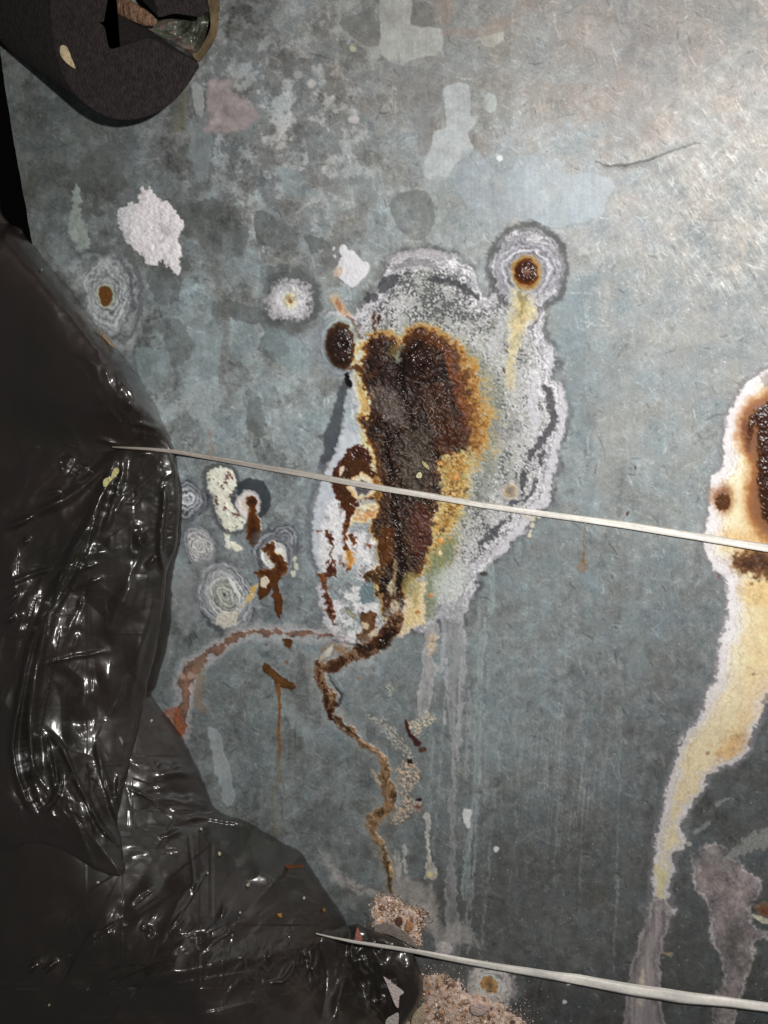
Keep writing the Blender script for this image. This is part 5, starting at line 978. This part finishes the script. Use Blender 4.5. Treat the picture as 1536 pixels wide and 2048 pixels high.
film('bag_mouth', MOUTH, 10, 7, 90, [
    ([(715, 1860), (704, 1890), (706, 1920), (726, 1950)], 6, 4.0), ([(724, 1892), (716, 1905), (706, 1920)], 5, 2.5), ([(736, 1955), (738, 1985), (744, 2012)], 6, 3.0), ([(770, 1985), (762, 2002), (746, 2014)], 8, 3.5), ([(760, 1900), (765, 1930), (780, 1960)], 22, 3.5), ([(800, 1900), (820, 1950), (812, 2000)], 18, 2.5), ([(700, 1940), (680, 1990), (670, 2050)], 10, 3)],
    [(700, 1920, 70, 60, 60, 1.6, 28, 2.5), (770, 1980, 60, 60, 80, 1.0, 30, 2)], bag, seed=260, label='crumpled bag mouth at the lower right end of the bag',
    creases=[(710, 1920, 80, 90, 65, 22, 40), (760, 1990, 90, 90, 80, 16, 50)])

# ------------------------------------------------------------------ strings
def string(pts, label, cat_group, seed, peg):
    """flat twisted fibre string: path of x, y, w mm, half width px"""
    p = np.array(pts, float)
    ts = np.linspace(0, len(p) - 1, 260); k = np.arange(len(p))
    x = np.interp(ts, k, p[:, 0]); y = np.interp(ts, k, p[:, 1]); w = np.interp(ts, k, p[:, 2]); hw = np.interp(ts, k, p[:, 3])
    for _ in range(12):
        for a in (x, y, w, hw): a[1:-1] = (a[:-2] + a[1:-1] * 2 + a[2:]) / 4
    C3 = PX(x, y, w * .001)
    dist = np.linalg.norm(C3 - C_, axis=1) * 1.0 / FPX
    r = hw * dist
    T = np.gradient(C3, axis=0); T /= np.linalg.norm(T, axis=1, keepdims=True)
    W = np.array([0, -1.0, 0]); S = np.cross(T, W); S /= np.linalg.norm(S, axis=1, keepdims=True)
    n = 18; V = []; rnd = np.random.default_rng(seed); fib = rnd.uniform(-.16, .16, n); AL = []
    tone = rnd.uniform(.66, 1.0, n)
    tw = np.linspace(0, 1.6, len(x)) + .35 * np.sin(np.linspace(0, 9, len(x)))
    for i in range(len(x)):
        nz = fbm(np.full(n, i / 6.0), np.arange(n) * 1.0, 3, 2, seed)
        for j in range(n):
            a = 2 * math.pi * j / n
            rr = r[i] * (1 + fib[j] + .08 * nz[j])
            cu, sv = math.cos(a), math.sin(a) * .42
            ct, st = math.cos(tw[i] * .25), math.sin(tw[i] * .25)
            V.append(C3[i] + (S[i] * (cu * ct - sv * st) + W * (cu * st + sv * ct)) * rr)
            g_ = sstep(250, 1250, x[i]); c = (np.array([.34, .30, .26]) * (1 - g_) + np.array([.97, .93, .86]) * g_) * tone[j] * (1 + .25 * nz[j])  # flash falloff put into the fibre colour: dark left end, bright right
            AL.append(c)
    m_ = len(x); Q = []
    for i in range(m_ - 1):
        for j in range(n): Q.append((i * n + j, i * n + (j + 1) % n, (i + 1) * n + (j + 1) % n, (i + 1) * n + j))
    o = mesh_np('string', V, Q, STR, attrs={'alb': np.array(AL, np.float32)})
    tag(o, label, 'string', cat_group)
    return o
STR = mat('pale_fibre', None, .45, 0, (900, .0002), .12, 400, attr=True)
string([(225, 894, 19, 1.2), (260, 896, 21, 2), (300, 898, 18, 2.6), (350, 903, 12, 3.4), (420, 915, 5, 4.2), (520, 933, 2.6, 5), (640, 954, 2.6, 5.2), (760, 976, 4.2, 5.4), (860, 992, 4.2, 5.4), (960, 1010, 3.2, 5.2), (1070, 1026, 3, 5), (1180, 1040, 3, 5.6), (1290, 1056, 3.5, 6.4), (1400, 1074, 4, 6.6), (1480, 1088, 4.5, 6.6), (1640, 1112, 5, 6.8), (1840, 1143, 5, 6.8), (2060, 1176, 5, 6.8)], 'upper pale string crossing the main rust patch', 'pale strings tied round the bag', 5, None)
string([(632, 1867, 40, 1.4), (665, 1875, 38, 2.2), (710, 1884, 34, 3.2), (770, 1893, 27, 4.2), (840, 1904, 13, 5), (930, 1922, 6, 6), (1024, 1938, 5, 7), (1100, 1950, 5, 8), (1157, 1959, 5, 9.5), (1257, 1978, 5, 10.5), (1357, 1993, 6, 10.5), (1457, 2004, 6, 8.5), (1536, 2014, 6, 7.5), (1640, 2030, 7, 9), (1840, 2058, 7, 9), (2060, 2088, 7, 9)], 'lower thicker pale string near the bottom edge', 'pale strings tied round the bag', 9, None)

# ------------------------------------------------------------------ cut foam tube in the top left corner
tube = thing('foam_tube', 'dark foam pipe sleeve cut open in the top left corner', 'pipe sleeve', tuple(P(200, 60, .01)))
FOAM = mat('dark_foam', (.024, .018, .017), .85, 0, (900, .0016), .6, 420, .35)
def prism(name, pts, w1, w0, shift, m, parent, smooth_outline=True, bevel=1.5, label=None, n=5):
    p = smooth_poly(pts, True, n) if smooth_outline else np.array(pts, float)
    c = p.mean(0)
    bm = bmesh.new(); rings = []
    d = p - c; ln = np.linalg.norm(d, axis=1, keepdims=True); inn = p - d / ln * bevel
    lay = [(inn, w1, 0), (p, w1 - bevel * .3, 0)] + [(p, w1 - bevel * .3 - (w1 - bevel * .3 - w0) * t, t) for t in (.1, .35, .6, .8, 1)]
    for q, w, t in lay: rings.append([bm.verts.new(P(x + shift[0] * t, y + shift[1] * t, w * .001)) for x, y in q])
    top = bm.faces.new(rings[0])
    for a, b in zip(rings[:-1], rings[1:]):
        for i in range(len(a)):
            j = (i + 1) % len(a); bm.faces.new((a[i], b[i], b[j], a[j])).smooth = True
    bm.faces.new(rings[-1][::-1])
    bmesh.ops.triangulate(bm, faces=[top]); bmesh.ops.recalc_face_normals(bm, faces=bm.faces)
    me = bpy.data.meshes.new(name); bm.to_mesh(me); bm.free(); me.materials.append(m)
    o = link(bpy.data.objects.new(name, me), parent)
    if label: o['label'] = label
    return o
prism('foam_ring', [(228, -70), (217, -30), (215, 0), (209, 30), (206, 42), (196, 43), (205, 49), (210, 60), (213, 80), (219, 98), (235, 96), (255, 90), (275, 84), (302, 77), (350, 103), (397, 127), (388, 150), (374, 172), (352, 198), (322, 221), (285, 236), (245, 240), (205, 230), (165, 204), (134, 166), (114, 118), (103, 60), (100, 0), (103, -70), (160, -90)], 42, 3, (-170, -118), FOAM, tube, n=3)
prism('foam_ring', [(285, -70), (300, -20), (312, 12), (316, 34), (345, 29), (378, 31), (402, 34), (410, 10), (408, -30), (400, -80)], 36, 5, (-60, -60), FOAM, tube, n=3)
prism('foam_tear', [(121, 91), (132, 92), (139, 104), (143, 115), (149, 130), (151, 137), (142, 133), (127, 120), (120, 106)], 42.6, 41.2, (0, 0), mat('torn_foam', (.50, .40, .24), .9, 0, (900, .0005), .4, 500), tube, n=3, bevel=1, label='small pale torn spot on the foam')
bpy.context.view_layer.update()
# things inside the sleeve
def capsule(name, pts, m, parent, seg=24, flat=1.0, label=None):
    """round rod through x, y, w mm, radius px"""
    p = np.array(pts, float); k = np.arange(len(p)); ts = np.linspace(0, len(p) - 1, (len(p) - 1) * 8 + 1)
    A = [np.interp(ts, k, p[:, i]) for i in range(4)]
    C3 = PX(A[0], A[1], A[2] * .001); r = A[3] * np.linalg.norm(C3 - C_, axis=1) / FPX
    T = np.gradient(C3, axis=0); T /= np.linalg.norm(T, axis=1, keepdims=True)
    W = np.array([0.05, -1.0, 0.02]); S = np.cross(T, W); S /= np.linalg.norm(S, axis=1, keepdims=True); B = np.cross(S, T)
    C3 = np.concatenate([C3[:1] - T[:1] * r[0] * .3, C3, C3[-1:] + T[-1:] * r[-1] * .3]); r = np.concatenate([[r[0] * .3], r, [r[-1] * .3]])
    S = np.concatenate([S[:1], S, S[-1:]]); B = np.concatenate([B[:1], B, B[-1:]])
    V = [C3[i] + (S[i] * math.cos(2 * math.pi * j / seg) + B[i] * flat * math.sin(2 * math.pi * j / seg)) * r[i] * (1 + .05 * math.sin(j * 2.1 + i * .6)) for i in range(len(r)) for j in range(seg)]
    Q = [(i * seg + j, i * seg + (j + 1) % seg, (i + 1) * seg + (j + 1) % seg, (i + 1) * seg + j) for i in range(len(r) - 1) for j in range(seg)]
    o = mesh_np(name, V, Q, m, parent)
    if label: o['label'] = label
    return o
capsule('torn_lip', [(205, -30, 20, 15), (226, 0, 22, 16), (258, 20, 24, 15), (290, 36, 25, 12), (312, 44, 25, 7)], mat('brown_lip', (.17, .095, .055), .6, 0, (420, .0025), .6, 150), tube, flat=.35, label='torn brown lip of the sleeve lit by the flash')
def wrap_mat():
    m = mat('crumpled_wrap', (.12, .10, .085), .16, 0, (300, .0006), .55, 110, .8)
    nt = m.node_tree; N = nt.nodes; b = N['Principled BSDF']; n = N.new('ShaderNodeTexNoise'); n.inputs['Scale'].default_value = 75; n.inputs['Detail'].default_value = 3
    tc = [k for k in N if k.type == 'TEX_COORD'][0]; nt.links.new(tc.outputs['Object'], n.inputs['Vector'])
    r = N.new('ShaderNodeValToRGB'); e = r.color_ramp.elements; e[0].position = .36; e[0].color = (.05, .055, .04, 1); e[1].position = .62; e[1].color = (.20, .12, .11, 1)
    k = r.color_ramp.elements.new(.5); k.color = (.13, .14, .11, 1); nt.links.new(n.outputs['Fac'], r.inputs['Fac']); nt.links.new(r.outputs['Color'], b.inputs['Base Color']); return m
film('tape_film', [(236, 34), (262, 40), (300, 44), (330, 26), (380, 24), (404, 20), (412, -40), (432, -40), (430, 30), (420, 60), (406, 88), (394, 118), (372, 108), (330, 86), (290, 66), (250, 50)], 6, 7, 26,
    [([(300, 62), (330, 78), (362, 74), (384, 52), (386, 30)], 4, 2.4), ([(318, 60), (340, 66), (360, 60)], 3, 1.6), ([(345, 92), (368, 96), (384, 100)], 4, 2), ([(392, 20), (396, 50), (388, 78)], 3, 2), ([(258, 46), (290, 60), (312, 68)], 3, 1.6)],
    [(350, 60, 60, 50, 30, 1.6, 14, 1.8)], tube, step=1.5, seed=410, m=wrap_mat(), hang=False, label='crumpled shiny wrap across the sleeve opening', creases=[(350, 60, 90, 60, 20, 30, 26)])
prism('tape_wrap', [(405, -70), (412, -20), (418, 10), (422, 40), (420, 60), (410, 82), (396, 104), (384, 110), (398, 124), (412, 108), (428, 84), (438, 50), (440, 10), (436, -30), (428, -70)], 30, 1, (-20, -10), mat('amber_tape', (.13, .095, .055), .12, 0, (350, .0012), .5, 120, .7), tube, n=3, label='glossy amber tape round the sleeve')
prism('opening_shade', [(205, 40), (240, 36), (310, 76), (280, 92), (240, 104), (214, 100)], 6, 2, (0, 0), mat('shade_black', (.006, .005, .005), .9), tube, n=3)  # added black floor, stands in for the shade inside the opening

# ------------------------------------------------------------------ crumbly debris at the foot of the sheet
def chips(name, label, region, count, sizes, cols, seed, w0=.5, pile=3.0, things=False):
    rnd = random.Random(seed); pl = smooth_poly(region)
    V = []; T = []; A = []
    x0, y0 = pl.min(0); x1, y1 = pl.max(0)
    xs = np.array([rnd.uniform(x0 - 12, x1 + 12) for _ in range(count * 3)], np.float32); ys = np.array([rnd.uniform(y0 - 12, y1 + 12) for _ in range(count * 3)], np.float32)
    d = sd_poly(pl, xs + fbm(xs, ys, 16, 3, seed) * 8, ys + fbm(xs, ys, 16, 3, seed + 1) * 8)
    cl = noise(xs / 22, ys / 22, seed + 3); n = 0
    for x, y, dd, c in zip(xs, ys, d, cl):
        if n >= count: break
        if dd > 10 * rnd.random() ** 2: continue
        n += 1
        s = rnd.choice(sizes) * rnd.uniform(.6, 1.3) * (1 if dd < -8 else .6)
        c3 = P(float(x), float(y), (w0 + pile * min(1, max(0, -dd) / 35) * (.6 + .4 * rnd.random())) * .001); s *= (c3 - CAMP).length / FPX
        rot = Matrix.Rotation(rnd.uniform(0, 6.28), 3, Vector((rnd.uniform(-1, 1), rnd.uniform(-1, 1), rnd.uniform(-1, 1) + .01)).normalized())
        b = len(V)
        for q in ((1, 0, 0), (-1, 0, 0), (0, 1, 0), (0, -1, 0), (0, 0, 1), (0, 0, -1)):
            v = rot @ Vector([k * s * rnd.uniform(.55, 1.2) for k in q]); V.append(tuple(c3 + v + Vector((rnd.uniform(-.3, .3) * s, 0, rnd.uniform(-.3, .3) * s))))
        for t in ((0, 2, 4), (2, 1, 4), (1, 3, 4), (3, 0, 4), (2, 0, 5), (1, 2, 5), (3, 1, 5), (0, 3, 5)): T.append([b + k for k in t])
        col = np.array(lin(rnd.choice(cols if c < .25 else cols[-4:]))) * rnd.uniform(.8, 1.3)
        A += [col] * 6
    o = mesh_np(name, V, T, GRIT, smooth=False, attrs={'alb': np.array(A, np.float32)})
    o['kind'] = 'stuff'; tag(o, label, None)
    return o
GRIT = mat('grit', None, .75, 0, (1500, .0002), .25, 900, attr=True)
PK = [(224, 204, 190), (216, 192, 176), (232, 218, 208), (206, 186, 178), (234, 212, 190), (206, 150, 100), (150, 110, 84), (112, 86, 76), (222, 204, 192), (196, 172, 156)]
REG1 = [(748, 1796), (775, 1792), (795, 1800), (815, 1812), (848, 1825), (842, 1850), (840, 1880), (836, 1896), (812, 1886), (780, 1866), (752, 1860), (746, 1830)]
REG2 = [(848, 1955), (880, 1950), (915, 1962), (935, 1985), (985, 2000), (1020, 2022), (1060, 2052), (1080, 2120), (1080, 2250), (800, 2250), (800, 2080), (828, 2036), (846, 2000)]
def mound(name, label, region, seed, top, cols):
    pl = smooth_poly(region); st = 3.0
    xs = np.arange(pl[:, 0].min() - 8, pl[:, 0].max() + 8, st, dtype=np.float32); ys = np.arange(pl[:, 1].min() - 8, pl[:, 1].max() + 8, st, dtype=np.float32)
    X, Y = np.meshgrid(xs, ys); d = sd_poly(pl, X + fbm(X, Y, 18, 3, seed) * 7, Y + fbm(X, Y, 18, 3, seed + 1) * 7)
    n = fbm(X, Y, 14, 4, seed + 2); n2 = fbm(X, Y, 30, 3, seed + 3); n3 = fbm(X, Y, 7, 2, seed + 4)
    h = .2 + top * np.clip(-d / 30, 0, 1) ** .7 + .8 * n + .4 * n3
    t = np.clip(.5 + .6 * n + .5 * n2, 0, 1)
    cs = lin(np.array(cols)); c = np.stack([np.interp(t, np.linspace(0, 1, len(cols)), cs[:, k]) for k in range(3)], -1) * (1 + .3 * n3[..., None])
    V = PX(X, Y, h * .001).reshape(-1, 3); ny, nx = X.shape; idx = np.arange(ny * nx).reshape(ny, nx)
    q = np.stack([idx[:-1, :-1], idx[1:, :-1], idx[1:, 1:], idx[:-1, 1:]], -1).reshape(-1, 4); ok = (d < 2).reshape(-1); q = q[ok[q].all(1)]
    u, inv = np.unique(q, return_inverse=True)
    o = mesh_np(name, V[u], inv.reshape(q.shape), GRIT, attrs={'alb': np.clip(c.reshape(-1, 3)[u], .01, .85).astype(np.float32)}); o['kind'] = 'stuff'; tag(o, label)
CC = [(110, 88, 78), (160, 130, 108), (204, 172, 144), (214, 192, 178), (222, 202, 190), (206, 160, 116)]
mound('debris', 'crumbling pinkish debris at the foot of the crack', REG1, 301, 1.6, CC)
mound('debris', 'crumbling pinkish debris along the bottom edge', REG2, 311, 4.0, CC)
chips('grit', 'cream and rust grit at the foot of the crack', REG1, 2600, [.8, 1.1, 1.5, 2.0, 3.2], PK, 21, .6, 2.2)
chips('grit', 'cream and rust grit along the bottom edge', REG2, 7000, [.8, 1.1, 1.5, 2.0, 3.8], PK, 22, .8, 4.6)
chips('grit', 'loose grit scattered above the bottom edge', [(830, 1935), (900, 1925), (960, 1950), (1000, 1975), (1060, 2010), (1090, 2060), (1000, 2040), (920, 1990), (850, 1965)], 420, [.8, 1.2, 1.6], PK[:5] + [(120, 100, 90)] * 3, 23, .3, .3)
chips('grit', 'dark and gold grit right of the crack foot', [(820, 1815), (850, 1825), (862, 1840), (850, 1856), (828, 1850)], 160, [1.2, 1.8, 2.4], [(60, 46, 40), (200, 190, 160), (170, 140, 90), (50, 40, 36)], 24, .5, 1)
def stone(name, pts, w1, w0, col, label, cat, rough=.8, group=None, bevel=3, tone=.3):
    t = prism(name, pts, w1, w0, (0, 0), mat(name + '_surface', tuple(lin(col)), rough, 0, (700, .0012), tone, 300), None, n=3, bevel=bevel, label=label); t['category'] = cat
    if group: t['group'] = group
    return t
stone('orange_stone', [(812, 1846), (822, 1843), (827, 1852), (822, 1862), (813, 1864), (809, 1856)], 4.2, 1, (190, 140, 96), 'small orange stone in the debris at the foot of the crack', 'stone')
stone('brown_stone', [(792, 1836), (803, 1834), (804, 1848), (796, 1852), (790, 1846)], 4.2, 1, (110, 80, 68), 'small dark brown stone beside the orange one', 'stone')
stone('pale_stone', [(942, 2010), (962, 2006), (975, 2016), (970, 2030), (950, 2032), (940, 2022)], 8.8, 2, (214, 190, 180), 'pale pink stone in the debris on the bottom edge', 'stone')
stone('pale_stone', [(832, 2020), (846, 2012), (852, 2030), (846, 2052), (826, 2054), (822, 2040)], 8, 2, (196, 176, 150), 'cream stone against the end of the bag', 'stone')
stone('metal_fragment', [(746, 1862), (752, 1850), (775, 1846), (800, 1856), (820, 1872), (836, 1896), (826, 1894), (800, 1880), (770, 1868), (752, 1866)], 5.0, 1.5, (146, 136, 128), 'curled pale fragment lying below the foot of the crack', 'fragment', .5)
stone('paper_scrap', [(767, 1953), (775, 1958), (790, 1970), (808, 1984), (800, 1992), (798, 2004), (797, 2016), (790, 2010), (780, 1985), (772, 1965)], 25.0, 23.8, (226, 210, 204), 'small white triangular scrap on the bag mouth', 'scrap', .7, None, .5, .06)
stone('paper_scrap', [(772, 2040), (785, 2030), (797, 2026), (796, 2050), (786, 2062), (772, 2060)], 25.0, 23.8, (206, 196, 188), 'pale scrap at the bottom edge below the triangular one', 'scrap', .7, None, .5, .06)

# ------------------------------------------------------------------ small bits lying on the film
def film_w(F_H, x, y):
    xs, ys, h = F_H; i = int(np.clip(np.searchsorted(xs, x), 0, len(xs) - 1)); j = int(np.clip(np.searchsorted(ys, y), 0, len(ys) - 1)); return float(h[j, i])
def flake(pts, src, col, label, name='flake', cat='flake', up=.8):
    c = np.mean(pts, 0); w = max(film_w(src, px, py) for px, py in list(pts) + [tuple(c)])
    return stone(name, pts, w + up, w - .6, col, label, cat, .6, None, .6, .2)
flake([(206, 962), (212, 956), (222, 953), (224, 945), (229, 936), (236, 936), (238, 944), (233, 950), (228, 956), (220, 964), (212, 974), (207, 972)], FH, (206, 200, 140), 'pale yellow plant flake on the front flap', 'plant_flake', 'plant flake')
bits = [((439, 1708, 4), BH, (206, 196, 170), 'round cream crumb on the back film, right of the vertical crease'), ((196, 1765, 3), BH, (220, 214, 200), 'tiny white crumb on the bag below the front flap'), ((402, 1658, 3), BH, (190, 184, 170), 'tiny white crumb beside the corner of the back film crease'), ((98, 2010, 3), BH, (170, 160, 130), 'tiny tan crumb near the bottom left of the bag'), ((496, 1769, 4), BH, (210, 200, 180), 'cream crumb above the two bright folds of the bag'), ((415, 1746, 3), BH, (200, 190, 170), 'tiny crumb between the crease and the cream crumb'), ((608, 1796, 3), BH, (220, 214, 200), 'tiny white crumb near the slanting right border of the bag'), ((303, 1441, 3), BH, (220, 214, 200), 'white crumb on dark film just right of the front flap'),
        ((83, 539, 4), BH, (110, 110, 100), 'grey crumb near the top of the bag'), ((480, 1825, 2.5), BH, (210, 200, 180), 'tiny crumb right of the bright fold end'), ((560, 1830, 5), BH, (190, 140, 60), 'ochre crumb on the lower bag'), ((648, 1820, 4), BH, (150, 110, 60), 'dull ochre crumb near the lower string end')]
for (x, y, r), src, col, lb in bits:
    flake(ell(x, y, r, r * .8, x, 7, .25, int(x)), src, col, lb, 'crumb', 'crumb', .6)
flake([(571, 1730), (580, 1727), (590, 1731), (600, 1728), (607, 1731), (604, 1735), (590, 1736), (576, 1738)], BH, (110, 66, 40), 'thin brown flake on the upper slope of the lower bag', 'plant_flake', 'plant flake', .5)
flake([(196, 656), (203, 660), (208, 668), (216, 676), (228, 690), (232, 696), (224, 692), (214, 684), (206, 674)], BH, (150, 130, 100), 'tan sliver at the upper border of the bag', 'plant_flake', 'plant flake', .4)
flake([(712, 1862), (716, 1856), (722, 1872), (726, 1880), (716, 1882), (710, 1880)], (BH[0], BH[1], BH[2] * 0 + 19), (190, 120, 110), 'small red and white scrap by the lower string', 'plastic_scrap', 'scrap', .6)

# ------------------------------------------------------------------ thin threads and plant bits caught on the rust
def threads():
    rnd = random.Random(8); V = []; Q = []
    for k in range(34):
        cx, cy = (rnd.gauss(838, 22), rnd.gauss(806, 16)) if k < 12 else (rnd.gauss(838, 20), rnd.gauss(905, 34))
        a = rnd.uniform(0, 6.28); l = rnd.uniform(12, 34); b = rnd.uniform(-1.2, 1.2); n = 9
        w = rnd.uniform(3.2, 5.2); r = 8.0e-5
        pts = [P(cx + math.cos(a + b * i / n) * l * i / n, cy + math.sin(a + b * i / n) * l * i / n, (w + .8 * math.sin(i * 1.1 + k)) * .001) for i in range(n)]
        base = len(V)
        for i, p in enumerate(pts):
            t_ = (pts[min(i + 1, n - 1)] - pts[max(i - 1, 0)]).normalized(); s_ = t_.cross(Vector((0, -1, 0))).normalized(); u_ = s_.cross(t_)
            for j in range(4): V.append(tuple(p + (s_ * math.cos(j * 1.5708) + u_ * math.sin(j * 1.5708)) * r))
        for i in range(n - 1):
            for j in range(4): Q.append((base + i * 4 + j, base + i * 4 + (j + 1) % 4, base + (i + 1) * 4 + (j + 1) % 4, base + (i + 1) * 4 + j))
    o = mesh_np('cobweb', V, Q, mat('pale_thread', (.42, .40, .34), .6), None); o['kind'] = 'stuff'; o['label'] = 'thin pale cobweb threads caught on the dark rust'
threads()
stone('plant_flake', [(844, 922), (852, 926), (858, 934), (858, 940), (852, 936), (846, 930)], 5.2, 4.4, (170, 164, 116), 'small green-grey leaf bit caught on the dark rust', 'plant flake', .7, None, .4, .2)
stone('plant_flake', [(832, 952), (838, 944), (844, 948), (842, 956), (834, 956)], 5.2, 4.4, (206, 200, 160), 'pale cream leaf bit just above the string on the rust', 'plant flake', .7, None, .4, .2)
